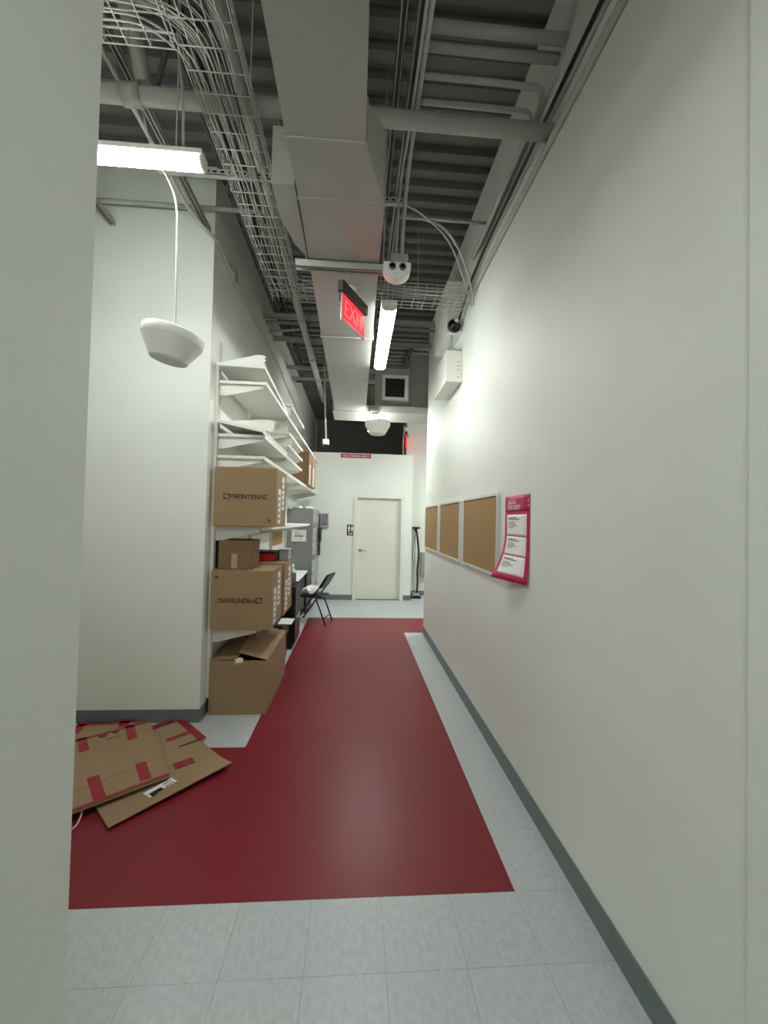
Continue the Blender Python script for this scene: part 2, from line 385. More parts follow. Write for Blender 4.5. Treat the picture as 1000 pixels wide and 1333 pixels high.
pipe('drop_pipe', 'stubby pipe elbow dropping onto the crosswise sprinkler pipe', [(-1.22, 1.35, 4.45), (-1.20, 1.9, 4.3), (-1.17, 2.12, 4.05), (-1.165, 2.17, 3.93)], .04, it=2)
pipe('conduit', 'topmost of the pair of straight conduits crossing to the right wall', [(.3, 2.02, 4.22), (RW, 2.02, 4.22)], .028)
pipe('conduit', 'lower of the pair of straight conduits crossing to the right wall', [(.3, 2.105, 4.215), (RW, 2.105, 4.215)], .026)
pipe('conduit', 'bent conduit turning along the right wall, above its twin', [(.3, 2.15, 4.10), (.85, 2.15, 4.10), (RW-.03, 2.16, 4.10), (RW-.03, 2.4, 4.09), (RW-.03, 3.5, 4.08)], .016, it=2)
pipe('conduit', 'bent conduit turning along the right wall, below its twin', [(.3, 2.24, 4.05), (.83, 2.24, 4.05), (RW-.06, 2.25, 4.05), (RW-.06, 2.5, 4.03), (RW-.06, 3.5, 4.02)], .016, it=2)
pipe('conduit', 'thin straight conduit crossing to the right wall beyond the sprinkler pipe', [(.1, 3.2, 4.11), (RW, 3.2, 4.11)], .013)
pipe('wall_conduit', 'pale pipe running along the top of the right wall', [(RW-.018, 1.0, 3.79), (RW-.018, 3.7, 3.80), (RW-.018, 3.95, 3.76), (RW-.018, 4.068, 3.70)], .017, cat='pipe', it=1)
for k, (z_, dx) in enumerate(((3.93, .014), (3.965, .02), (4.0, .013))):
    pipe('wall_cable', ('dark cable clipped along the right wall just above the pale pipe', 'middle dark cable clipped along the right wall', 'upper dark cable clipped along the right wall')[k], [(RW-dx, 1.0, z_), (RW-dx, 3.0, z_+.01), (RW-dx, 3.7, z_-.02), (RW-dx-.01, 3.95, z_-.16), (RW-dx-.03, 4.06, z_-.25)], .007, cat='cable', group='cables along the right wall', m='black_cable' if k else 'white_cable', n=6, it=2)
pipe('loose_cable', 'thin loose white cable arching from the strut towards the right wall', [(.26, 2.86, 3.96), (.45, 2.95, 3.95), (.72, 3.2, 3.93), (.92, 3.5, 3.75), (.98, 3.7, 3.56)][:4]+[(RW-.02, 3.68, 3.68)], .006, 'cable', n=6, it=2, m='white_cable')
pipe('loose_cable', 'thicker loose white cable drooping from the thin conduit to the right wall', [(.50, 3.2, 4.1), (.65, 3.22, 4.08), (.83, 3.35, 3.97), (.97, 3.52, 3.8), (RW-.02, 3.62, 3.66)], .009, 'cable', n=6, it=2, m='white_cable')
pipe('conduit', 'crosswise conduit just in front of the top of the white wall', [(-4.39, 3.34, 4.17), (-.80, 3.34, 4.17)], .018)
pipe('conduit', 'thin lengthwise conduit beside the strut above the pendant bowl', [(-1.345, 1.06, 4.03), (-1.345, 3.1, 4.03), (-1.30, 3.25, 4.0), (LW+.02, 3.42, 3.97)], .013, it=1, m='white_cable')
pipe('conduit', 'thin white conduit running high along the left wall from the corner', [(LW+.02, 3.42, 3.97), (LW+.02, 3.9, 3.95), (LW+.02, 6.4, 3.98), (LW+.02, 6.6, 3.9), (LW+.02, 8.0, 3.88), (LW+.02, 8.3, 3.7), (LW+.02, 8.4, 3.1)], .013, it=2, m='white_cable')
jb = MB().bev(LW+.0005, LW+.05, 3.83, 3.95, 3.885, 4.02, .006).build('junction_box', 'steel_paint'); tag(jb, 'small square junction box on the conduit high on the left wall', 'box')
pipe('conduit', 'conduit running down the strut to the emergency light', [(.285, .6, 3.98), (.285, 2.2, 3.97), (.27, 2.45, 3.85), (.252, 2.55, 3.5), (.255, 2.565, 3.37)], .012, it=2, m='white_cable')
pipe('conduit', 'second thinner conduit dropping to the emergency light', [(.262, .6, 3.96), (.255, 2.3, 3.93), (.225, 2.5, 3.8), (.215, 2.565, 3.37)], .008, it=2, m='white_cable')
pipe('brace_rod', 'dark diagonal brace above the lit crosswise fixture', [(-.95, 2.12, 4.45), (-1.10, 2.17, 3.915)], .014, 'rod', m='dark_steel', n=6)
pipe('brace_rod', 'slanted brace from the left wall to the far sprinkler pipe', [(LW+.002, 5.6, 4.22), (-.80, 5.35, 4.15)], .016, 'rod', n=8)
# bar joists
def joist(label, x_, y0, y1, zt, zb, m='dark_steel', along='y'):
    t = thing('bar_joist', label, 'joist', (x_, (y0+y1)/2, zb) if along == 'y' else ((y0+y1)/2, x_, zb), 'bar joists under the deck')
    def pt(s_, o_, z_): return (x_+o_, s_, z_) if along == 'y' else (s_, x_+o_, z_)
    for nm, z_ in (('top_chord', zt), ('bottom_chord', zb)):
        c = MB()
        for s in (-.03, .012):
            a, b = pt(y0, s, z_-.02), pt(y1, s+.018, z_+.02); c.box(min(a[0], b[0]), max(a[0], b[0]), min(a[1], b[1]), max(a[1], b[1]), z_-.02, z_+.02)
        c.build(nm, m, t)
    k = y0; up_ = True
    while k+.28 <= y1:
        T([pt(k, 0, zb if up_ else zt), pt(k+.28, 0, zt if up_ else zb)], .010, 6).build('web_rod', m, t); k += .28; up_ = not up_
joist('dark bar joist running above the left cable tray', -1.05, .8, 7.6, 4.56, 4.30)
joist('bar joist above the duct', -.12, .8, 7.6, 4.56, 4.32)
joist('bar joist beyond the plenum, right of the duct', .86, 6.75, 7.7, 4.56, 4.28)
joist('crosswise bar joist at the far end of the deck', 7.75, -1.2, 3.0, 4.56, 4.28, along='x')

# ------------------------------------------------------------------ wire mesh cable tray
TZ, TS = 3.735, .07
tray = thing('cable_tray', 'wire mesh cable tray turning from left to right above the duct', 'cable tray', (-.66, 2.7, TZ))
WRAD = .0032
def wire(a, b, nm): T([a, b], WRAD, 5, caps=False).build(nm, 'steel_paint', tray)
tx0, tx1 = -.83, -.565; ny0, ny1 = 1.50, 1.82; fy0, fy1 = 3.58, 3.88
for i in range(6):
    x_ = tx0+(tx1-tx0)*i/5; wire((x_, ny0, TZ), (x_, fy1, TZ), 'long_wire')
for x_ in (tx0, tx1):
    for k in (1, 2): wire((x_, ny1 if x_ == tx0 else ny0, TZ+TS*k/2), (x_, fy0 if x_ == tx1 else fy1, TZ+TS*k/2), 'long_wire')
y_ = ny0
while y_ <= fy1+.01:
    o = T([(tx0, y_, TZ+TS), (tx0, y_, TZ), (tx1, y_, TZ), (tx1, y_, TZ+TS)], WRAD, 5, caps=False).build('cross_wire', 'steel_paint', tray); y_ += .1
for (a, b, y0, y1) in ((-2.7, tx0, ny0, ny1), (tx1, RW-.02, fy0, fy1)):
    for i in range(6):
        yy = y0+(y1-y0)*i/5; wire((a, yy, TZ), (b, yy, TZ), 'long_wire')
    for yy in (y0, y1):
        for k in (1, 2): wire((a, yy, TZ+TS*k/2), (b, yy, TZ+TS*k/2), 'long_wire')
    x_ = a+.05
    while x_ < b:
        T([(x_, y0, TZ+TS), (x_, y0, TZ), (x_, y1, TZ), (x_, y1, TZ+TS)], WRAD, 5, caps=False).build('cross_wire', 'steel_paint', tray); x_ += .1
for (x_, yy) in ((tx0-.01, 2.6), (tx1+.01, 2.6), (tx0-.01, 3.4), (tx1+.01, 1.95), (.55, 3.9)):
    T([(x_, yy, TZ), (x_, yy, 4.6)], .0035, 5).build('hanger_rod', 'steel_paint', tray)
for i in range(18):
    r_ = random.Random(100+i); f = (i+.5)/18
    x_ = tx0+.03+(tx1-tx0-.06)*f; z0 = TZ+.012+r_.random()*.045
    ya = ny0+.05+(ny1-ny0-.1)*(1-f); yb = fy1-.04-(fy1-fy0-.08)*f
    j = lambda s=.022: (r_.random()-.5)*2*s
    pts = [(-2.7, ya+j(), z0)] + [(-2.2+k*.4, ya+j(), z0+r_.random()*.02) for k in range(4)] + [(x_-.1, ya+.02, z0), (x_, ya+.14, z0)]
    yy = ya+.4
    while yy < 3.45: pts.append((x_+j(.03), yy, z0+r_.random()*.02)); yy += .33
    if i % 3 == 0:
        pts += [(x_, yb-.15, z0), (x_+.12, yb, z0)] + [(-.3+k*.3, yb+j(), z0+r_.random()*.02) for k in range(4)] + [(RW-.06, yb, z0)]
    else: pts += [(x_, 3.7, z0), (x_, 3.86, z0)]
    tag(MB().tube(smooth_path(pts, 2), .0032+.0018*r_.random(), 5).build('data_cable', 'black_cable' if i in (6, 13) else 'white_cable'),
        'black data cable lying among the pale ones in the wire tray' if i in (6, 13) else 'pale data cable lying in the wire mesh tray', 'cable', 'data cables in the wire tray')

# ------------------------------------------------------------------ pendant bowls
def pendant(label, x_, y_, z_, D, cable, lean=0):
    t = thing('pendant_speaker', label, 'pendant', (x_, y_, z_), 'pendant bowls'); t.rotation_euler = (0, lean, 0)
    R_ = D/2; h = R_*1.0
    MB().lathe([(0, 0), (R_*.60, 0), (R_*.63, .006), (R_*.66, .018), (R_*.98, h*.66), (R_, h*.70), (R_*1.0, h*.96), (R_*.97, h), (R_*.3, h*1.03), (.02, h*1.05), (0, h*1.05)], n=40).build('bowl', 'white_plastic', t, True)
    MB().lathe([(0, -.0015), (R_*.57, -.0015), (R_*.57, .0)], n=32).build('grille_plate', 'paper', t, True)
    MB().tube([(0, 0, h*1.04), (0, 0, h*1.04+.03)], .012, 10).build('gland', 'white_plastic', t, True)
    top = Matrix.Rotation(lean, 3, 'Y') @ Vector((0, 0, h*1.04+.02)) + Vector((x_, y_, z_))
    inv = (Matrix.Translation((x_, y_, z_)) @ Matrix.Rotation(lean, 4, 'Y')).inverted()
    T([inv @ p for p in smooth_path([top] + cable, 2)], .0045, 6).build('suspension_cable', 'white_cable', t, True)
pendant('white tapered pendant bowl hanging beside the white wall', -1.022, 2.235, 2.50, .305, [(-1.0, 2.235, 3.2), (-1.005, 2.235, 3.36), (-1.06, 2.25, 3.50), (-1.18, 2.3, 3.68), (-1.27, 2.32, 4.035)], math.radians(10))
pendant('white tapered pendant bowl hanging at the far end before the restroom wall', .255, 5.3, 2.80, .33, [(.255, 5.3, 3.5), (.255, 5.3, 4.16)])

# ------------------------------------------------------------------ near exit sign
e0, e1 = Vector((-.125, 2.536, 0)), Vector((.030, 2.83, 0)); ed = (e1-e0).normalized(); L = (e1-e0).length
def exit_sign(label, o, d, zb, zt, hang_z, group):
    L = .328; M = frame((o.x, o.y, zb), d, (0, 0, 1))           # x along, y up, z towards viewer
    H_ = zt-zb
    t = thing('exit_sign', label, 'exit sign', (o.x+d.x*L/2, o.y+d.y*L/2, zb), group)
    MB().bev(0, L, 0, H_, -.004, .004, .002, M).build('panel', 'acrylic', t)
    fc = MB().box(.018, L-.018, .02, H_-.008, .0042, .0052, M).box(.018, L-.018, .02, H_-.008, -.0052, -.0042, M).build('red_face', 'exit_red', t)
    text_mb('EXIT', .15, M @ Matrix.Translation((.028, .045, .0058)), sx=.87).build('lettering', 'exit_letter', t)
    MB().bev(-.012, L+.006, H_, H_+.07, -.022, .022, .006, M).build('housing', 'black_plastic', t)
    MB().bev(L*.30, L*.72, H_+.012, H_+.062, -.075, -.0225, .004, M).build('battery_box', 'black_plastic', t)
    p = M @ Vector((L*.35, H_+.07, 0))
    MB().lathe([(0, 0), (.03, 0), (.035, .015), (.012, .03), (0, .03)], p, 16).build('canopy', 'white_plastic', t)
    T([p+Vector((0, 0, .02)), (p.x, p.y, hang_z)], .004, 6).build('hook', 'steel_paint', t)
    return t
exit_sign('lit red exit sign with black housing hung under the duct', e0, ed, 2.925, 3.10, 3.298, 'exit signs')
# emergency light at the end of the trapeze bar
em = thing('emergency_light', 'white twin-lamp emergency light on a junction box at the trapeze bar', 'emergency light', (.22, 2.52, 3.16))
MB().bev(.180, .292, 2.535, 2.60, 3.275, 3.37, .006).build('junction_box', 'steel_paint', em)
bd = MB(); prof = []
for k in range(25):
    a = PI*k/24; prof.append((.217-.085*math.cos(a), -(.085*math.sin(a))))
poly = [(.132, 2.47, 3.27)] + [(x_, 2.47, 3.24+z_*.9) for x_, z_ in prof] + [(.302, 2.47, 3.27)]
bd.prism(poly, (0, .064, 0)); b_ = bd.build('body', 'white_plastic', em)
for x_ in (.187, .25):
    lm = MB().lathe([(.017, 0), (.022, 0), (.023, .008), (.021, .012), (.016, .012)], (x_, 2.47, 3.24), 18, Matrix.Rotation(PI/2, 3, 'X')).build('lamp_ring', 'print_grey', em)
    MB().lathe([(0, .006), (.017, .002), (.018, 0)], (x_, 2.47, 3.24), 16, Matrix.Rotation(PI/2, 3, 'X')).build('lamp_lens', 'dark_glass', lm)
MB().lathe([(0, .003), (.022, .003), (.024, 0)], (.217, 2.47, 3.19), 18, Matrix.Rotation(PI/2, 3, 'X') @ Matrix.Diagonal((1.2, .6, 1))).build('test_plate', 'paper', em)

# ------------------------------------------------------------------ boxes on the right wall
ch = thing('wall_chase', 'boxed-in chase high on the right wall behind the wire tray', 'box', (.96, 4.38, 3.61))
MB().box(.877, RW-.0005, 4.075, 4.69, 3.615, 4.15).build('chase_body', 'wall_paint', ch)
cm = thing('dome_camera', 'round black dome camera on the front of the wall chase', 'camera', (.955, 4.06, 3.60))
RX = Matrix.Rotation(PI/2, 3, 'X')
MB().lathe([(0, .03), (.062, .03), (.068, .02), (.068, .001), (0, .001)], (.955, 4.073, 3.678), 28, RX).build('mount', 'black_plastic', cm)
MB().lathe([(0, .085), (.025, .08), (.045, .062), (.052, .03)], (.955, 4.073, 3.678), 24, RX).build('dome', 'dark_glass', cm)
MB().lathe([(0, .004), (.02, .003), (.024, 0)], (.963, 3.992, 3.70), 18, RX).build('lens', 'lens', cm)
bb = thing('control_box', 'white control box on the right wall with socket holes in its front', 'box', (.96, 4.38, 3.1))
MB().bev(.877, RW-.0005, 4.05, 4.69, 3.10, 3.42, .004).build('cabinet', 'white_enamel', bb)
MB().box(.985, 1.02, 4.0455, 4.0495, 3.20, 3.33).build('socket_plate', 'white_plastic', bb)
for z_ in (3.225, 3.265, 3.305): MB().box(.994, 1.0, 4.0445, 4.0453, z_-.008, z_+.008).box(1.006, 1.012, 4.0445, 4.0453, z_-.008, z_+.008).build('socket', 'print_grey', bb)
MB().lathe([(0, .003), (.006, .003), (.007, 0)], (1.0, 4.0495, 3.15), 10, RX).build('screw', 'print_grey', bb)
MB().tube(smooth_path([(.94, 4.15, 3.421), (.94, 4.15, 3.52), (.95, 4.15, 3.6), (.95, 4.15, 3.614)], 1), .016, 8).build('connector', 'steel_paint', bb)
MB().bev(.90, .99, 4.10, 4.19, 3.421, 3.47, .005).build('connector_block', 'steel_paint', bb)

# ------------------------------------------------------------------ cork boards and poster on the right wall
def corkboard(label, y0, y1, z0=1.283, z1=1.895):
    t = thing('cork_board', label, 'cork board', (RW-.01, (y0+y1)/2, z0), 'cork boards on the right wall')
    B(RW-.016, RW-.0005, y0+.01, y1-.01, z0+.01, z1-.01).build('cork_panel', 'cork', t)
    for (a, b, c, d) in ((y0, y1, z0, z0+.02), (y0, y1, z1-.02, z1), (y0, y0+.02, z0+.02, z1-.02), (y1-.02, y1, z0+.02, z1-.02)):
        MB().box(RW-.024, RW-.001, a, b, c, d).build('frame_rail', 'alu', t)
    MB().bev(RW-.0255, RW-.0005, y0-.001, y0+.03, z1-.03, z1+.001, .003).build('corner_cap', 'white_plastic', t)
    MB().bev(RW-.0255, RW-.0005, y1-.03, y1+.001, z1-.03, z1+.001, .003).build('corner_cap', 'white_plastic', t)
corkboard('framed cork board next to the pink poster', 2.885, 3.83)
corkboard('middle framed cork board on the right wall', 3.955, 4.915)
corkboard('framed cork board at the far end of the right wall', 5.02, 5.96)
# curling poster
PY0, PY1, PZ0, PZ1 = 2.375, 2.775, 1.302, 1.855
def curl(s, v, lift=0):       # s: 0 near edge .. 1 far edge, v: 0 top .. 1 bottom
    k = max(0, v-.45)/.55; k = k*k
    off = .004 + k*(.012+.085*s) + lift
    return Vector((RW-off, PY0+(PY1-PY0)*s - k*.03*s + (.04*k*s), PZ1+(PZ0-PZ1)*v - .0*k))
def patch(s0, s1, v0, v1, lift, nu=8, nv=18):
    mb = MB(); vs = [curl(s0+(s1-s0)*i/nu, v0+(v1-v0)*j/nv, lift) for j in range(nv+1) for i in range(nu+1)]
    back = [p+Vector((.0006, 0, 0)) for p in vs]; n_ = len(vs); w_ = nu+1
    fs = [(j*w_+i, j*w_+i+1, (j+1)*w_+i+1, (j+1)*w_+i) for j in range(nv) for i in range(nu)]
    rim = [i for i in range(w_)] + [j*w_+nu for j in range(1, nv+1)] + [nv*w_+i for i in range(nu-1, -1, -1)] + [j*w_ for j in range(nv-1, 0, -1)]
    mb.add(vs+back, fs + [tuple(n_+q for q in reversed(f)) for f in fs] + [(a, b, n_+b, n_+a) for a, b in zip(rim, rim[1:]+rim[:1])], True)
    return mb
po = patch(0, 1, 0, 1, 0).build('poster', 'pink'); tag(po, 'pink poster with three white cards curling off the right wall', 'poster')
# seen from the corridor the poster reads from its far edge to its near edge
def on(s_, v_, lift=.0012): return curl(1-s_, v_, lift)
def ptext(txt, s_, v_, size, sx, m):
    mb = text_mb(txt, size, Matrix.Identity(4), sx=sx)
    W_, H_ = PY1-PY0, PZ1-PZ0
    mb.v = [on(s_+v.x/W_, v_-v.y/H_, .0012+v.z) for v in mb.v]; return mb.build('lettering', m, po)
patch(0, 1, .0, .19, .0006, 4, 4).build('heading_band', 'pink_dark', po)
ptext('GARAGE', .13, .10, .042, .82, 'white_print'); ptext('STYLE SOCIETY', .13, .165, .042, .72, 'white_print')
for (v0, v1) in ((.225, .475), (.485, .705), (.715, .93)):
    cdp = patch(.10, .90, v0, v1, .0009, 6, 8).build('card', 'white_print', po)
    dv = v1-v0
    for k, (f0, ln) in enumerate(((.13, .34), (.20, .46), (.34, .26), (.42, .30), (.50, .36), (.58, .22))):
        patch(1-(.16+ln), 1-.16, v0+dv*f0, v0+dv*(f0+.035), .0014, 3, 1).build('text_line', 'ink' if k < 2 else 'print_grey', cdp)
for v_ in (.06, .11): patch(.035, .06, v_, v_+.035, .0014, 1, 1).build('text_line', 'white_print', po)

# ------------------------------------------------------------------ left wall shelving
SX = -.80; SEC = 1.2
def standard(y_, label, zb=.14):
    t = thing('shelf_standard', label, 'shelf upright', (LW+.015, y_, zb), 'slotted shelf uprights')
    MB().box(LW+.0005, LW+.006, y_-.028, y_+.028, zb, 3.2).box(LW+.006, LW+.028, y_-.028, y_-.020, zb, 3.2).box(LW+.006, LW+.028, y_+.020, y_+.028, zb, 3.2).box(LW+.006, LW+.028, y_-.004, y_+.004, zb, 3.2).build('channel', 'white_enamel', t)
    q = MB(); z_ = zb+.06
    while z_ < 3.15:
        for s in (-.024, .024): q.box(LW+.0272, LW+.0285, y_+s-.0025, y_+s+.0025, z_, z_+.014)
        z_ += .032
    o = q.build('slots', 'ink', t); o['kind'] = 'stuff'
SY = [3.60, 4.80, 6.00, 7.20, 8.35]
for y_, l in zip(SY, ('white slotted shelf upright next to the wall corner', 'second slotted shelf upright behind the cardboard boxes', 'third slotted shelf upright above the desk', 'fourth slotted shelf upright just before the lockers', 'last slotted shelf upright against the restroom wall')): standard(y_, l, 2.0 if y_ > 8 else .14)
def bracket_mb(y_, z_, flip=1, x0=LW+.029, L=.37, M=None):
    h0, h1 = .105*flip, .03*flip
    return MB().prism([(x0, y_-.004, z_), (x0+L, y_-.004, z_), (x0+L, y_-.004, z_-h1), (x0+.05, y_-.004, z_-h0), (x0, y_-.004, z_-h0)], (0, .008, 0), M).box(x0, x0+L, y_-.012, y_+.012, z_-.003*flip if flip > 0 else z_, z_ if flip > 0 else z_+.003, M)
def shelf_board(y0, y1, z_, M=None, x0=LW+.032, x1=SX):
    m = MB().box(x0, x1, y0, y1, z_, z_+.018, M)
    return m.box(x1-.004, x1+.001, y0, y1, z_-.014, z_+.020, M).box(x0, x1, y0-.002, y0+.002, z_-.006, z_+.019, M)
def shelf(label, z_, y0, n_, group='white wall shelves'):
    y1 = y0+n_*SEC
    t = thing('wall_shelf', label, 'shelf', ((LW+SX)/2, (y0+y1)/2, z_-.105), group)
    for k in range(n_): shelf_board(y0+k*SEC+.001, y0+(k+1)*SEC-.001, z_).build('shelf_board', 'white_enamel', t)
    for y_ in SY:
        if y0-.1 < y_ < y1+.1: bracket_mb(min(max(y_, y0+.02), y1-.02), z_-.0005).build('bracket', 'white_enamel', t)
    return t
shelf('white shelf just above the floor box, loaded with two boxes', .71, 3.57, 1)
shelf('white shelf carrying the upright lettered box', 1.575, 3.57, 3)
shelf('long white shelf right above the upright lettered box', 2.185, 3.57, 4)
shelf('empty white shelf second above the upright lettered box', 2.37, 3.57, 2)
shelf('short white shelf with a bracket below the top shelves', 2.52, 4.82, 1)
shelf('short white shelf close under the long top shelf', 2.665, 4.82, 1)
shelf('long white top shelf with spare shelves piled on it', 2.83, 3.57, 4)
shelf('highest short white shelf', 3.02, 4.90, 1)
# spare boards lying on the fixed shelves
def loose_board(label, y0, y1, z_, M):
    tag(shelf_board(y0, y1, 0, M).build('spare_shelf_board', 'white_enamel'), label, 'shelf board', 'spare shelf boards')
def tilt(px, pz, ang, ax='Y', pivy=0): return Matrix.Translation((px, pivy, pz)) @ Matrix.Rotation(ang, 4, ax) @ Matrix.Translation((-px, -pivy, 0))
loose_board('spare white shelf board lying tilted on the long top shelf', 3.50, 4.70, 0, tilt(SX, 2.945, math.radians(2), 'Y') @ tilt(0, 0, math.radians(-4.0), 'X', 3.5))
loose_board('spare white shelf board lying slanted towards the wall on the empty shelf', 3.50, 4.70, 0, tilt(SX, 2.402, math.radians(11), 'Y'))
def loose_bracket(label, y_, z_, ang, flip=-1, x0=-1.14):
    M = Matrix.Translation((x0, 0, z_)) @ Matrix.Rotation(ang, 4, 'Y') @ Matrix.Translation((-x0, 0, -z_))
    o = MB().prism([(x0, y_-.004, z_), (x0+.36, y_-.004, z_), (x0+.36, y_-.004, z_+.095), (x0+.30, y_-.004, z_+.10), (x0, y_-.004, z_+.02)], (0, .008, 0), M)
    for zz in (.012, .045, .075): o.box(x0+.36, x0+.372, y_-.003, y_+.003, z_+zz, z_+zz+.014, M)
    o.box(x0, x0+.35, y_-.012, y_+.012, z_, z_+.003, M)
    tag(o.build('spare_bracket', 'white_enamel'), label, 'bracket', 'spare shelf brackets')
loose_bracket('spare white bracket on the tilted board at the very top of the shelving', 3.53, 2.968, 0, x0=-1.175)
loose_bracket('spare white bracket on the slanted board of the empty shelf', 3.62, 2.494, math.radians(11), x0=-1.10)
loose_bracket('spare white bracket further back on the top shelf', 4.72, 2.85, 0)
loose_bracket('spare white bracket on the short shelf with a bracket below', 4.95, 2.54, 0)
loose_bracket('spare white bracket on the short shelf under the long top shelf', 4.90, 2.685, 0, x0=-1.2)

# ------------------------------------------------------------------ cardboard boxes
def wordmark(M, parent, h=.036):
    # squared icon and wide techno capitals drawn as strokes
    mb = MB(); w_ = .19*h
    def st(a, b, wd=w_):
        a, b = Vector((a[0], a[1], 0)), Vector((b[0], b[1], 0)); d = (b-a).normalized(); n_ = Vector((-d.y, d.x, 0))*wd/2
        a2, b2 = a-d*wd/2, b+d*wd/2
        mb.prism([a2-n_, b2-n_, b2+n_, a2+n_], (0, 0, .0005), M)
    s = h*1.35; y0 = -.17*h
    st((0, y0), (0, y0+s)); st((0, y0), (s, y0)); st((s, y0), (s, y0+s)); st((0, y0+s), (s, y0+s))
    mb.prism([(0, y0, 0), (.45*s, y0, 0), (.2*s, y0+.2*s, 0), (0, y0+.5*s, 0)], (0, 0, .0006), M); mb.prism([(s, y0+s, 0), (.5*s, y0+s, 0), (.82*s, y0+.82*s, 0), (s, y0+.55*s, 0)], (0, 0, .0006), M)
    x = s+.38*h; W_ = h*.82; g = .30*h
    G = {'F': [((0, 0), (0, 1)), ((0, 1), (1, 1)), ((0, .5), (.8, .5))], 'R': [((0, 0), (0, 1)), ((0, 1), (.9, 1)), ((.9, 1), (1, .75)), ((1, .75), (.9, .45)), ((.9, .45), (0, .45)), ((.5, .45), (1, 0))],
         'O': [((.1, 0), (.9, 0)), ((.9, 0), (1, .15)), ((1, .15), (1, .85)), ((1, .85), (.9, 1)), ((.9, 1), (.1, 1)), ((.1, 1), (0, .85)), ((0, .85), (0, .15)), ((0, .15), (.1, 0))],
         'N': [((0, 0), (0, 1)), ((0, 1), (1, 0)), ((1, 0), (1, 1))], 'T': [((0, 1), (1, 1)), ((.5, 1), (.5, 0))], 'E': [((0, 0), (0, 1)), ((0, 1), (1, 1)), ((0, .5), (.9, .5)), ((0, 0), (1, 0))],
         'A': [((0, 0), (.45, 1)), ((.45, 1), (.55, 1)), ((.55, 1), (1, 0))], 'C': [((1, 1), (.1, 1)), ((.1, 1), (0, .85)), ((0, .85), (0, .15)), ((0, .15), (.1, 0)), ((.1, 0), (1, 0))]}
    for c in 'FRONTENAC':
        for a, b in G[c]: st((x+a[0]*W_, a[1]*h), (x+b[0]*W_, b[1]*h))
        x += W_+g
    return mb.build('printed_logo', 'ink', parent), x
def carton(label, x0, x1, y0, y1, z0, z1, m='cardboard', logo=None, marks=True, labels=0, group=None):
    t = thing('cardboard_box', label, 'cardboard box', ((x0+x1)/2, (y0+y1)/2, z0), group)
    MB().bev(x0, x1, y0, y1, z0, z1-.006, .004).build('carton_body', m, t)
    xm = (x0+x1)/2
    for a, b in ((x0+.001, xm-.002), (xm+.002, x1-.001)): MB().box(a, b, y0+.001, y1-.001, z1-.0058, z1).build('flap', m, t)
    MB().box(xm-.026, xm+.026, y0-.0006, y1+.0006, z1+.0002, z1+.0012).build('tape', 'packing_tape', t)
    if logo == 'up': wordmark(frame((x0+.085, y0-.0012, z0+.235), (1, 0, 0), (0, 0, 1)), t, .031)
    if logo == 'down': wordmark(frame((x1-.085, y0-.0012, z1-.235), (-1, 0, 0), (0, 0, -1)), t, .031)
    if marks:
        q = MB(); RY = Matrix.Rotation(PI/2, 3, 'X')
        cx, cz = (x1-.055, z0+.055) if logo != 'down' else (x0+.045, z1-.055)
        q.lathe([(0, .0010), (.008, .0010), (.008, 0)], (cx, y0, cz), 12, RY); q.lathe([(.015, .0010), (.0175, .0010)], (cx, y0, cz), 18, RY)
        q.build('printed_dot', 'ink', t)
        q = MB(); s = -1 if logo == 'down' else 1
        for (a, b) in (((x0+.03, z1-.03), (x0+.03, z1-.18), (x0+.125, z1-.03), (x0+.125, z1-.18)) if s > 0 else ((x1-.03, z0+.03), (x1-.03, z0+.18), (x1-.125, z0+.03), (x1-.125, z0+.18))):
            q.box(a-.008, a+.008, y0-.0012, y0-.0002, b-.0015, b+.0015)
        q.build('corner_mark', 'ink', t)
    for k in range(labels):       # white shipping labels on the aisle side
        yy = y0+.08+k*.17; h0 = z0+.03+.12*(k % 2)
        lb = MB().box(x1+.0002, x1+.0012, yy, yy+.11, h0, h0+.30).build('shipping_label', 'paper', t)
        for j in range(5): MB().box(x1+.0013, x1+.0018, yy+.012, yy+.09-.012*(j % 3), h0+.03+.05*j, h0+.05+.05*j).build('label_line', 'print_grey', lb)
    return t
carton('cardboard box with upright black lettering on the shelf above', -1.195, -.675, 3.50, 3.96, 1.5965, 2.095, logo='up', labels=2, group='lettered cardboard boxes')
carton('upside-down lettered cardboard box on the low shelf', -1.195, -.69, 3.50, 3.98, .7315, 1.225, logo='down', labels=2, group='lettered cardboard boxes')
carton('plain cardboard box behind the upside-down lettered one', -1.195, -.675, 3.995, 4.48, .7315, 1.235, marks=False, labels=2)
carton('cardboard box on the upper shelf, nearer of two', -1.19, -.755, 6.45, 6.88, 2.2065, 2.735, m='cardboard_dark', marks=True, labels=1, group='boxes on the upper shelf')
carton('cardboard box on the upper shelf, farther of two', -1.19, -.745, 6.90, 7.35, 2.2065, 2.72, m='cardboard', marks=False, labels=1, group='boxes on the upper shelf')
# small box with raised flaps
sb = thing('cardboard_box', 'small taped dark cardboard box on top of the upside-down lettered box', 'cardboard box', (-1.02, 3.70, 1.227))
MB().bev(-1.16, -.885, 3.56, 3.86, 1.2275, 1.365, .004).build('carton_body', 'cardboard_dark', sb)
for (a, b, c, d) in ((-1.16, -.885, 3.565, 3.571), (-1.16, -.885, 3.849, 3.855), (-1.159, -1.153, 3.572, 3.848), (-.892, -.886, 3.572, 3.848)): MB().box(a, b, c, d, 1.3655, 1.475).build('raised_flap', 'cardboard_dark', sb)
MB().box(-1.05, -1.0, 3.5585, 3.5597, 1.235, 1.36).build('tape', 'packing_tape', sb)
tag(MB().bev(-1.222, -1.175, 3.64, 3.95, 1.2375, 1.50, .004).build('dark_folder_box', 'black_plastic'), 'dark flat box standing against the wall behind the small taped box', 'box')
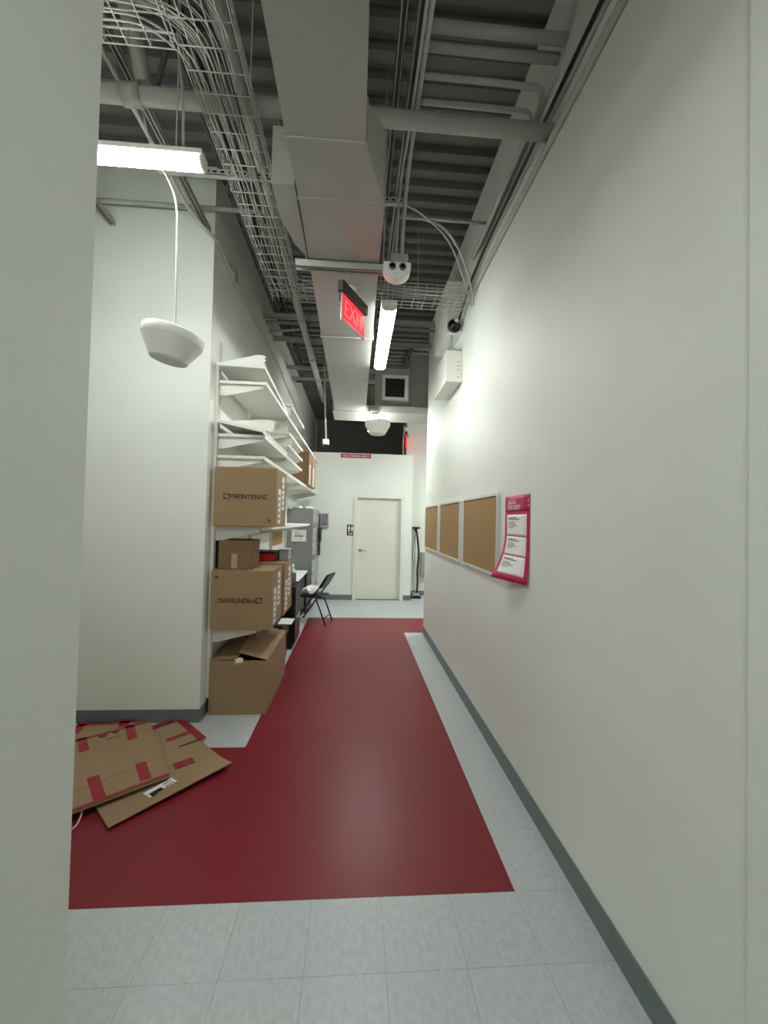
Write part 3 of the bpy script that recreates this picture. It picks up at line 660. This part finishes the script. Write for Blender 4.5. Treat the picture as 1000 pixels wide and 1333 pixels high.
# big open box on the floor
fb = thing('cardboard_box', 'large cardboard box on the floor with a loose top flap', 'cardboard box', (-.97, 4.02, .0))
fx0, fx1, fy0_, fy1_, fz = -1.205, -.725, 3.56, 4.49, .455
w_ = .006
for (a, b, c, d) in ((fx0, fx1, fy0_, fy0_+w_), (fx0, fx1, fy1_-w_, fy1_), (fx0, fx0+w_, fy0_+w_, fy1_-w_), (fx1-w_, fx1, fy0_+w_, fy1_-w_)): MB().box(a, b, c, d, .002, fz).build('side_wall', 'cardboard', fb)
MB().box(fx0+w_, fx1-w_, fy0_+w_, fy1_-w_, .002, .01).build('bottom', 'cardboard_dark', fb)
def flap(p, name='flap', m='cardboard', th=.005):
    n_ = (Vector(p[1])-Vector(p[0])).cross(Vector(p[3])-Vector(p[0])).normalized()*th
    if n_.z < 0: n_ = -n_
    return MB().prism(p, n_).build(name, m, fb)
flap([(fx0, fy0_, fz), (fx0, fy1_-.3, fz), (-.98, fy1_-.3, fz+.03), (-.98, fy0_, fz+.012)])
flap([(fx1, fy0_+.01, fz), (fx1, fy1_-.38, fz), (-.975, fy1_-.42, fz+.135), (-.97, fy0_+.02, fz+.06)])
flap([(fx1, fy1_-.36, fz), (fx1, fy1_, fz), (-.96, fy1_-.02, fz+.06), (-.96, fy1_-.36, fz+.05)])
flap([(fx0, fy1_-.28, fz), (fx0, fy1_, fz), (-.98, fy1_, fz+.04), (-.98, fy1_-.28, fz+.04)])
MB().box(-1.0, -.93, fy0_-.0012, fy0_-.0002, fz-.035, fz+.012).build('clear_tape', 'packing_tape', fb)
MB().prism([(-.985, fy0_-.002, fz-.02), (-.93, fy0_-.002, fz-.012), (-.925, fy0_-.004, fz+.02), (-.955, fy0_-.003, fz+.03), (-.99, fy0_-.004, fz+.012)], (0, .001, 0)).build('plastic_scrap', 'bag', fb)

# ------------------------------------------------------------------ flattened cartons on the floor
def sheet(label, pts, z0, th, m='cardboard', group='flattened cartons on the floor', layers=3):
    # pts: corner outline on the floor plan, heights relative; layered corrugated board
    t = thing('flattened_carton', label, 'cardboard', (sum(p[0] for p in pts)/len(pts), sum(p[1] for p in pts)/len(pts), z0), group)
    for k in range(layers):
        a = z0+k*th; j = .006*(layers-1-k)
        MB().prism([(x+j*(1 if i % 2 else -1)*.6, y-j, (p[2] if len(p) > 2 else 0)+a) for i, p in enumerate(pts) for x, y in [p[:2]]], (0, 0, th*.86)).build('board_layer', m, t)
    return t, z0+layers*th-th*.14
def strip(t, a, b, wd, z_, m='red_tape', name='tape_strip', th=.0012):
    a, b = Vector((a[0], a[1], 0)), Vector((b[0], b[1], 0)); d = (b-a).normalized(); n_ = Vector((-d.y, d.x, 0))*wd/2
    zz = Vector((0, 0, z_+.0003)); return MB().prism([a-n_+zz, b-n_+zz, b+n_+zz, a+n_+zz], (0, 0, th)).build(name, m, t)
def px(x, y, z_):               # photo pixel -> point on the horizontal plane z_
    d = rt*((x-500)/530) - up*((y-666.5)/530) + fw
    k = (z_-CAM_H)/d.z; return (d.x*k, d.y*k)
# lowest: printed black carton and a taped carton along the baseboard
t0, z_ = sheet('black printed flat carton lying along the baseboard', [(-2.6, 3.30), (-1.72, 3.36), (-1.72, 3.425), (-2.6, 3.425)], .002, .006, m='black_plastic', layers=2)
for k in range(5):
    x_, y_ = px(112+6*k, 933.5-.3*k, z_); MB().lathe([(0, .001), (.010, .001), (.010, 0)], (x_, min(y_, 3.40), z_+.0002), 12).build('printed_dot', 'paper', t0)
t1, z1_ = sheet('flat carton with a red taped edge under the top flattened carton', [(-2.5, 2.98), (-1.76, 3.10), (-1.66, 3.40), (-2.5, 3.29)], .016, .008, layers=3)
strip(t1, (-2.45, 3.275), (-1.67, 3.385), .03, z1_); strip(t1, px(166, 930, z1_), px(160, 946, z1_), .07, z1_); strip(t1, px(110, 940, z1_), px(98, 955, z1_), .05, z1_)
A, Bc = px(302, 995, .03), px(141, 1079, .012); Dc = px(238, 929, .03); Dc = (Dc[0], min(Dc[1], 3.42)); Cc = (Bc[0]+Dc[0]-A[0], Bc[1]+Dc[1]-A[1])
t2 = thing('flattened_carton', 'flat carton with a shipping label poking out over the red floor', 'cardboard', ((A[0]+Bc[0])/2, (A[1]+Bc[1])/2, .002), 'flattened cartons on the floor')
def q2(u_, v_, lift=0):         # u: 0 near edge .. 1 far edge, v: 0 aisle side .. 1 wall side
    a = Vector((A[0]*(1-u_)+Dc[0]*u_, A[1]*(1-u_)+Dc[1]*u_, 0)); b = Vector((Bc[0]*(1-u_)+Cc[0]*u_, Bc[1]*(1-u_)+Cc[1]*u_, 0))
    p = a*(1-v_)+b*v_; rise = (.028*(1-min(1, u_/.18)) if u_ < .18 else 0)*(1-v_)*.9
    return p + Vector((0, 0, .018+rise+lift))
def sheet2(u0, u1, v0, v1, lift, th, name, m, nu=8, nv=3):
    mb = MB(); W_ = nv+1
    tp = [q2(u0+(u1-u0)*i/nu, v0+(v1-v0)*j/nv, lift) for i in range(nu+1) for j in range(nv+1)]
    bt = [p-Vector((0, 0, th)) for p in tp]; n_ = len(tp)
    fs = [(i*W_+j, i*W_+j+1, (i+1)*W_+j+1, (i+1)*W_+j) for i in range(nu) for j in range(nv)]
    rim = list(range(W_)) + [i*W_+nv for i in range(1, nu+1)] + [nu*W_+j for j in range(nv-1, -1, -1)] + [i*W_ for i in range(nu-1, 0, -1)]
    mb.add(tp+bt, fs+[tuple(n_+q for q in reversed(f)) for f in fs]+[(a, b, n_+b, n_+a) for a, b in zip(rim, rim[1:]+rim[:1])])
    return mb.build(name, m, t2)
sheet2(0, 1, 0, 1, 0, .005, 'board_layer', 'cardboard'); sheet2(.012, 1, .012, 1, -.008, .005, 'board_layer', 'cardboard_dark')
def strip2(a, b, wd, name='tape_strip', m='red_tape', lift=.0206): return strip(t2, px(*a, lift), px(*b, lift), wd, lift, m, name)
strip2((228, 931), (264, 962), .055); strip2((196, 948), (224, 937), .05); strip2((217, 964), (246, 953), .045)
strip2((226, 998), (252, 989), .075); strip2((233, 972), (262, 962), .012, 'slit', 'ink')
lb = strip2((194, 1038), (231, 1017), .125, 'shipping_label', 'paper', .0208)
a, b = Vector(px(194, 1038, .0225)+(0,)), Vector(px(231, 1017, .0225)+(0,)); d = (b-a); nrm_ = Vector((-d.y, d.x, 0)).normalized()
for k in range(9):
    c = a+d*(.12+.045*k); strip(lb, (c-nrm_*.04)[:2], (c+nrm_*.03)[:2], .007 if k % 3 else .012, .0225, 'ink', 'barcode_bar', .0006)
for k in range(4):
    c = a+d*.62+nrm_*(.04-.026*k); strip(lb, c[:2], (c+d*.3)[:2], .008, .0225, 'print_grey', 'label_line', .0006)
# top sheet, resting on the others
ZT0 = .0415
cs = [px(195, 938, ZT0+.014), px(221, 1008, ZT0+.014), px(95, 1056, ZT0+.014)]
e_ = (cs[1][0]-cs[0][0], cs[1][1]-cs[0][1]); n2 = Vector((cs[2][0]-cs[1][0], cs[2][1]-cs[1][1])).normalized()*1.15
C3 = (cs[1][0]+n2.x, cs[1][1]+n2.y); C4 = (cs[0][0]+n2.x, cs[0][1]+n2.y+.08)
t3, z3_ = sheet('top flattened carton with red tape on all edges beside the door jamb', [cs[0], C4, C3, cs[1]], ZT0, .007, layers=2)
for a, b, w_ in (((168, 944), (173, 962), .06), ((121, 1011), (130, 1040), .06), ((183, 993), (190, 1015), .06), ((106, 961), (110, 978), .055)):
    strip(t3, px(*a, z3_), px(*b, z3_), w_, z3_)
pe = Vector(n2).normalized()
strip(t3, (cs[1][0]+pe.x*.002-.005, cs[1][1]+pe.y*.002+.012), (C3[0]-.005, C3[1]+.012), .022, z3_); strip(t3, (cs[0][0], cs[0][1]-.014), (C4[0], C4[1]-.014), .026, z3_)
for (x_, y_, r_) in ((134, 958, .028), (151, 953, .022)):
    p = px(x_, y_, z3_); MB().lathe([(0, .0008), (r_, .0008), (r_, 0)], (p[0], p[1], z3_+.0002), 16).build('printed_stamp', 'kraft_print', t3)
for k in range(5):
    p = px(141+3.3*k, 962-.9*k, z3_); MB().box(p[0]-.006, p[0]+.006, p[1]-.006, p[1]+.006, z3_+.0002, z3_+.001).build('printed_mark', 'kraft_print', t3)
for a, b in (((96, 1030), (212, 985)), ((180, 953), (196, 948))): strip(t3, px(*a, z3_), px(*b, z3_), .004, z3_, 'cardboard_dark', 'crease', .0005)
tag(T(smooth_path([px(108, 1057, .01)+(.04,), px(106, 1062, .01)+(.02,), px(101, 1073, .01)+(.008,), px(92, 1080, .01)+(.006,), px(80, 1085, .01)+(.006,)]), .005, 6).build('ribbon', 'ribbon'), 'pale ribbon trailing from under the flattened cartons', 'ribbon')

# ------------------------------------------------------------------ items on the low shelf boxes
rb = thing('gift_box', 'red and black box lying on the plain cardboard box', 'box', (-.98, 4.3, 1.236))
MB().bev(-1.14, -.80, 4.16, 4.42, 1.2375, 1.315, .004).build('body', 'toy_red', rb); MB().bev(-1.145, -.795, 4.155, 4.425, 1.3155, 1.335, .004).build('lid', 'black_plastic', rb)
MB().bev(-.799, -.792, 4.16, 4.42, 1.24, 1.312, .002).build('end_panel', 'black_plastic', rb)
gb = thing('storage_bin', 'open grey plastic bin behind the red and black box', 'bin', (-.74, 4.44, 1.236))
tag(gb, 'small grey tray standing at the edge of the plain cardboard box', 'tray')
MB().bev(-.785, -.69, 4.30, 4.47, 1.2355+.0015, 1.345, .004).build('body', 'grey_box', gb); MB().bev(-.79, -.685, 4.295, 4.475, 1.346, 1.354, .002).build('lid', 'alu', gb)
tag(MB().bev(-1.20, -1.16, 4.02, 4.14, 1.2375, 1.30, .006).build('black_case', 'black_plastic'), 'small black case beside the red and black box', 'case')
# small cork frame on the left wall
t = thing('cork_board', 'small framed cork board on the left wall above the desk', 'cork board', (LW+.01, 6.1, 1.45))
B(LW+.0005, LW+.012, 6.08, 6.90, 1.26, 1.48).build('cork_panel', 'cork', t)
for (a, b, c, d) in ((6.06, 6.92, 1.24, 1.26), (6.06, 6.92, 1.48, 1.50), (6.06, 6.08, 1.26, 1.48), (6.90, 6.92, 1.26, 1.48)): B(LW+.0005, LW+.018, a, b, c, d).build('frame_rail', 'white_enamel', t)

# ------------------------------------------------------------------ black cabinet, desk, chair
bc = thing('black_cabinet', 'low glossy black cabinet between the floor box and the desk', 'cabinet', (-1.0, 5.55, 0))
MB().bev(-1.20, -.76, 5.30, 5.78, .05, .80, .005).build('body', 'black_plastic', bc); MB().box(-1.18, -.78, 5.32, 5.76, .002, .05).build('plinth', 'black_metal', bc)
MB().bev(-.7595, -.745, 5.31, 5.77, .07, .40, .003).build('door', 'dark_glass', bc); MB().bev(-.7595, -.745, 5.31, 5.77, .41, .79, .003).build('drawer', 'black_plastic', bc)
pr = thing('printer', 'black printer with white paper in its tray behind the floor box', 'printer', (-.98, 4.85, 0.0))
MB().bev(-1.19, -.78, 4.62, 5.05, .30, .47, .012).build('body', 'black_plastic', pr); MB().bev(-1.17, -.80, 4.64, 5.03, .002, .299, .006).build('stand', 'black_metal', pr)
MB().bev(-.86, -.70, 4.70, 4.97, .4715, .477, .002).build('paper_sheet', 'paper', pr); MB().bev(-1.10, -.87, 4.70, 4.95, .4705, .49, .004).build('lid', 'dark_glass', pr)
DZ = .76
dk_ = thing('desk', 'narrow white-topped desk against the left wall', 'desk', (-1.03, 6.55, 0))
MB().bev(-1.2, -.83, 5.80, 7.33, DZ-.025, DZ, .004).build('desktop', 'white_enamel', dk_)
for x_, y_ in ((-1.179, 5.84), (-.86, 5.84), (-1.179, 7.29), (-.86, 7.29)): MB().box(x_-.018, x_+.018, y_-.018, y_+.018, .002, DZ-.0255).build('leg', 'black_metal', dk_)
B(-1.198, -1.18, 5.86, 7.27, .35, .70).build('back_panel', 'black_metal', dk_)
tag(MB().bev(-1.15, -.86, 5.90, 6.2, .002, .36, .02).build('waste_bin', 'grey_box'), 'grey bin under the near end of the desk', 'bin')
tag(MB().bev(-1.12, -.80, 5.36, 5.70, .801, .93, .015).build('label_printer', 'black_plastic'), 'black device on top of the low black cabinet', 'device')
for k, (x_, y_, a) in enumerate(((-.93, 6.05, .2), (-1.02, 6.35, -.3), (-.92, 6.75, .1), (-.95, 7.05, -.15))):
    M = Matrix.Translation((x_, y_, DZ+.0008+.0)) @ Matrix.Rotation(a, 4, 'Z')
    tag(B(-.075, .075, -.11, .11, 0, .002+.002*k, M).build('paper_sheet', 'paper'), ('loose white paper at the near end of the desk', 'white paper turned askew beside the bottle', 'white paper in the middle of the desk', 'white paper at the far end of the desk')[k], 'paper', 'papers on the desk')
bo = thing('spray_bottle', 'small clear bottle with white cap standing on the desk', 'bottle', (-.97, 6.52, DZ+.0008))
MB().lathe([(0, 0), (.036, 0), (.038, .008), (.038, .10), (.03, .125), (.014, .14), (.014, .15)], (-.97, 6.52, DZ+.0008), 20).build('bottle_body', 'bottle', bo)
MB().lathe([(.016, .15), (.017, .165), (.012, .19), (.006, .20), (0, .20)], (-.97, 6.52, DZ+.0008), 16).build('cap', 'white_plastic', bo)
# folding chair facing the desk
fcx, fcy = -.64, 6.76
fc = thing('folding_chair', 'black metal folding chair facing the desk with a white bag on it', 'chair', (fcx, fcy, 0))
def C(x, y, z_): return (fcx+x, fcy+y, z_)
for s in (-.21, .21):
    T(smooth_path([C(-.26, s, .012), C(-.12, s, .22), C(.10, s, .52), C(.25, s, .76), C(.265, s*.9, .785)], 1), .0125, 8).build('back_frame_leg', 'black_metal', fc)
    T([C(.24, s*.88, .012), C(.16, s*.88, .22), C(.08, s*.88, .41)], .0125, 8).build('rear_leg', 'black_metal', fc)
    for x_ in (-.264, .243): MB().lathe([(0, 0), (.017, 0), (.017, .025), (0, .025)], C(x_, s if x_ < 0 else s*.88, .001), 10).build('rubber_foot', 'black_plastic', fc)
T([C(.265, -.19, .785), C(.265, .19, .785)], .0125, 8).build('top_rail', 'black_metal', fc)
T([C(.215, -.185, .10), C(.215, .185, .10)], .008, 6).build('stretcher', 'black_metal', fc)
T([C(-.19, -.21, .12), C(-.19, .21, .12)], .008, 6).build('stretcher', 'black_metal', fc)
fc.rotation_euler = (0, 0, -.24)
Mb = frame(C(.205, 0, .655), (0, 1, 0), (.13, 0, .22))
MB().bev(-.205, .205, -.10, .145, -.008, .008, .008, Mb).build('backrest', 'black_metal', fc)
MB().bev(fcx-.21, fcx+.19, fcy-.195, fcy+.195, .415, .445, .012).build('seat', 'black_plastic', fc)
def blob(cx, cy, z0, rx, ry, rz, seed, name, m, nu=18, nv=10):
    r_ = random.Random(seed); mb = MB(); vs = []
    ph = [r_.random()*6 for _ in range(6)]
    for j in range(nv+1):
        th = PI*j/nv
        for i in range(nu):
            a = 2*PI*i/nu; k = 1+.13*math.sin(3*a+ph[0]+2*th)+.10*math.sin(5*a+ph[1]-3*th)+.07*math.sin(9*a+ph[2]+4*th)
            zz = math.cos(th)*(1+.15*math.sin(4*a+ph[3]))
            vs.append((cx+rx*k*math.sin(th)*math.cos(a), cy+ry*k*math.sin(th)*math.sin(a), z0+max(0, (zz+.75)/1.9)*2*rz*(.8+.2*k)))
    fs = [(j*nu+i, j*nu+(i+1) % nu, (j+1)*nu+(i+1) % nu, (j+1)*nu+i) for j in range(nv) for i in range(nu)]
    mb.add(vs, fs, False); return mb.build(name, m)
tag(blob(fcx-.04, fcy, .447, .15, .14, .075, 3, 'plastic_bag', 'bag'), 'crumpled white plastic bag on the seat of the folding chair', 'bag')

# ------------------------------------------------------------------ lockers
LH = 1.85; LX = -.78
for k in range(3):
    y0, y1 = 7.42+k*.37, 7.42+(k+1)*.37-.004
    lk = thing('locker', ('grey metal locker with a picture notice on its side', 'middle grey metal locker', 'grey metal locker against the restroom wall')[k], 'locker', (-1.0, (y0+y1)/2, 0), 'row of grey lockers')
    MB().bev(-1.225, LX, y0, y1, .06, LH, .003).build('body', 'locker', lk); MB().box(-1.21, LX-.03, y0+.01, y1-.01, .002, .0595).build('base', 'dark_steel', lk)
    for j in range(3):
        z0 = .08+j*.588; dd = MB().bev(LX+.0005, LX+.018, y0+.008, y1-.008, z0, z0+.575, .003).build('locker_door', 'grey_box', lk)
        MB().bev(LX+.0185, LX+.04, y0+.03, y0+.06, z0+.26, z0+.36, .004).build('latch', 'chrome', dd)
        for q in range(3): MB().box(LX+.0185, LX+.021, y0+.10, y1-.09, z0+.49+.02*q, z0+.496+.02*q).build('vent_louvre', 'chrome', dd)
        for zz in (.06, .50): MB().tube([(LX+.012, y0+.003, z0+zz), (LX+.012, y0+.003, z0+zz+.05)], .006, 8).build('hinge', 'chrome', dd)
nt_ = MB().box(-1.145, -.885, 7.4145, 7.4185, 1.265, 1.475).build('picture_notice', 'paper'); tag(nt_, 'white notice with three small pictures taped to the locker side', 'notice')
for x_ in (-1.065, -1.015, -.965):
    MB().lathe([(0, .0012), (.016, .0012), (.016, 0)], (x_, 7.4144, 1.36), 14, RX).build('picture', 'ink', nt_); B(x_-.012, x_+.012, 7.4132, 7.4144, 1.38, 1.395).build('picture', 'print_grey', nt_)
for (x_, z_, w_) in ((-1.07, 1.435, .035), (-1.03, 1.422, .03), (-1.0, 1.31, .02)): B(x_-w_/2, x_+w_/2, 7.4132, 7.4144, z_-.006, z_+.006).build('text_line', 'print_grey', nt_)
for k, (x_, y_) in enumerate(((-1.08, 7.58), (-.90, 7.80), (-.90, 8.10))):
    tag(blob(x_, y_, LH+.001, .09, .10, .035, 20+k, 'plastic_wrap', 'bag', 12, 7), ('crumpled clear wrap on the locker with the notice', 'crumpled clear wrap in the middle of the locker tops', 'crumpled clear wrap on the locker by the restroom wall')[k], 'plastic wrap', 'plastic wrap on the lockers')
mh = thing('magnetic_holder', 'tall black holder stuck on the front of the farthest locker', 'holder', (LX+.05, 8.3, 1.0))
MB().bev(LX+.041, LX+.085, 8.20, 8.46, 1.22, 1.50, .004).build('upper_pocket', 'black_plastic', mh); MB().bev(LX+.041, LX+.07, 8.22, 8.44, .95, 1.21, .004).build('lower_pocket', 'black_metal', mh)
# time clock on the restroom wall
tc_ = thing('time_clock', 'grey time clock with a card slot on the restroom wall', 'time clock', (-.67, RF-.06, 1.5))
MB().bev(-.775, -.735, RF-.055, RF-.0005, 1.50, 1.80, .006).build('side_housing', 'dark_steel', tc_)
MB().bev(-.734, -.565, RF-.06, RF-.0005, 1.50, 1.80, .008).build('body', 'grey_box', tc_); B(-.72, -.58, RF-.0635, RF-.0605, 1.59, 1.78).build('display_panel', 'locker', tc_)
B(-.72, -.58, RF-.066, RF-.0605, 1.565, 1.578).build('card_slot', 'ink', tc_)
for x_ in (-.722, -.578): B(x_-.004, x_+.004, RF-.066, RF-.0605, 1.565, 1.79).build('trim_rail', 'alu', tc_)
# restroom sign
rs = thing('restroom_sign', 'navy restroom sign with white figures beside the door', 'sign', (-.105, RF-.004, 1.35))
MB().bev(-.182, -.03, RF-.008, RF-.0005, 1.35, 1.575, .003).build('plate', 'navy', rs)
def person(cx, dress):
    mb = MB(); M = frame((cx, RF-.0083, 0), (1, 0, 0), (0, 0, 1)); mb.lathe([(0, .001), (.011, .001), (.011, 0)], (cx, RF-.0083, 1.548), 14, RX)
    poly = [(-.012, 1.532), (.012, 1.532), (.03, 1.465), (.012, 1.465), (.010, 1.42), (-.010, 1.42), (-.012, 1.465), (-.03, 1.465)] if dress else [(-.02, 1.532), (.02, 1.532), (.02, 1.475), (.012, 1.475), (.012, 1.42), (-.012, 1.42), (-.012, 1.475), (-.02, 1.475)]
    mb.prism([(x_, y_, 0) for x_, y_ in poly], (0, 0, .001), M); mb.build('pictogram', 'white_print', rs)
person(-.14, False); person(-.072, True); B(-.107, -.105, RF-.0093, RF-.0083, 1.42, 1.56).build('divider', 'white_print', rs)
for k in range(2): B(-.155+.01*k, -.057-.01*k, RF-.0093, RF-.0083, 1.388-.016*k, 1.397-.016*k).build('text_line', 'white_print', rs)
ns = thing('warning_sign', 'red sign reading no storage above at the top of the restroom wall', 'sign', (-.03, RF-.004, 2.985))
MB().bev(-.345, .288, RF-.006, RF-.0005, 2.985, 3.07, .002).build('plate', 'sign_red', ns)
text_mb('NO STORAGE ABOVE', .066, frame((-.028, RF-.0068, 3.004), (1, 0, 0), (0, 0, 1)), sx=.86, align='CENTER').build('lettering', 'white_print', ns)

# ------------------------------------------------------------------ far details
vc = thing('stick_vacuum', 'black and silver stick vacuum standing beside the restroom wall', 'vacuum', (1.33, 8.90, 0))
MB().bev(1.21, 1.45, 8.78, 8.93, .002, .05, .012).build('floor_head', 'black_plastic', vc); MB().bev(1.25, 1.42, 8.80, 8.90, .051, .13, .015).build('motor_cover', 'chrome', vc)
T(smooth_path([(1.33, 8.86, .10), (1.32, 8.95, .5), (1.33, 9.06, 1.1), (1.34, 9.12, 1.5)], 1), .016, 10).build('pole', 'chrome', vc)
T(smooth_path([(1.37, 8.88, .10), (1.39, 8.92, .35), (1.38, 8.98, .6), (1.42, 9.0, .9), (1.40, 9.04, 1.2), (1.36, 9.08, 1.5)], 2), .022, 8).build('hose', 'black_plastic', vc)
T(smooth_path([(1.30, 8.88, .12), (1.27, 8.92, .4), (1.30, 8.98, .7), (1.27, 9.02, 1.0), (1.33, 9.08, 1.4)], 2), .007, 6).build('cord', 'black_cable', vc)
MB().lathe([(0, 0), (.05, 0), (.11, .02), (.115, .035), (.09, .05), (0, .055)], (1.34, 9.07, 1.50), 24).build('top_handle', 'black_plastic', vc)
tag(MB().bev(1.49, 1.62, 9.08, FW-.0005, .42, .98, .006).build('wall_cabinet', 'grey_box'), 'grey metal box on the far wall beside the vacuum', 'box')
# far exit sign flagged off the end of the far wall
fe = thing('exit_sign', 'lit red exit sign seen nearly edge-on above the restroom wall', 'exit sign', (1.08, 8.9, 3.2), 'exit signs')
Mf = frame((1.045, 8.78, 3.27), (.22, .97, 0), (0, 0, 1))
MB().bev(0, .31, .0, .30, -.006, .006, .002, Mf).build('panel', 'exit_red', fe); MB().bev(-.01, .32, .301, .36, -.02, .02, .004, Mf).build('housing', 'black_plastic', fe)
MB().bev(1.03, 1.13, 8.80, 8.90, 3.64, 3.72, .006).build('canopy_box', 'white_plastic', fe)
T([(1.08, 8.86, 3.72), (1.08, 8.86, 4.6)], .008, 6).build('stem', 'steel_paint', fe)
pipe('flexible_conduit', 'grey flexible conduit curling below the far exit sign', [(1.0, 8.75, 3.75), (.98, 8.75, 3.3), (.985, 8.75, 3.13), (1.03, 8.77, 3.09), (1.06, 8.85, 3.11)], .018, it=2, m='grey_box', n=8, cat='conduit')
sc = thing('security_camera', 'small white security camera on a long conduit drop', 'camera', (-.515, 6.6, 2.84))
T([(-.515, 6.6, 2.96), (-.59, 6.6, 4.58)], .014, 8).build('drop_conduit', 'steel_paint', sc)
MB().bev(-.565, -.465, 6.55, 6.65, 2.88, 2.965, .012).build('housing', 'white_plastic', sc)
MB().lathe([(0, -.045), (.02, -.04), (.034, -.02), (.038, 0)], (-.515, 6.6, 2.88), 18).build('dome', 'dark_glass', sc)
MB().lathe([(.041, -.004), (.045, .002), (.041, .004)], (-.515, 6.6, 2.878), 18).build('dome_ring', 'white_plastic', sc)
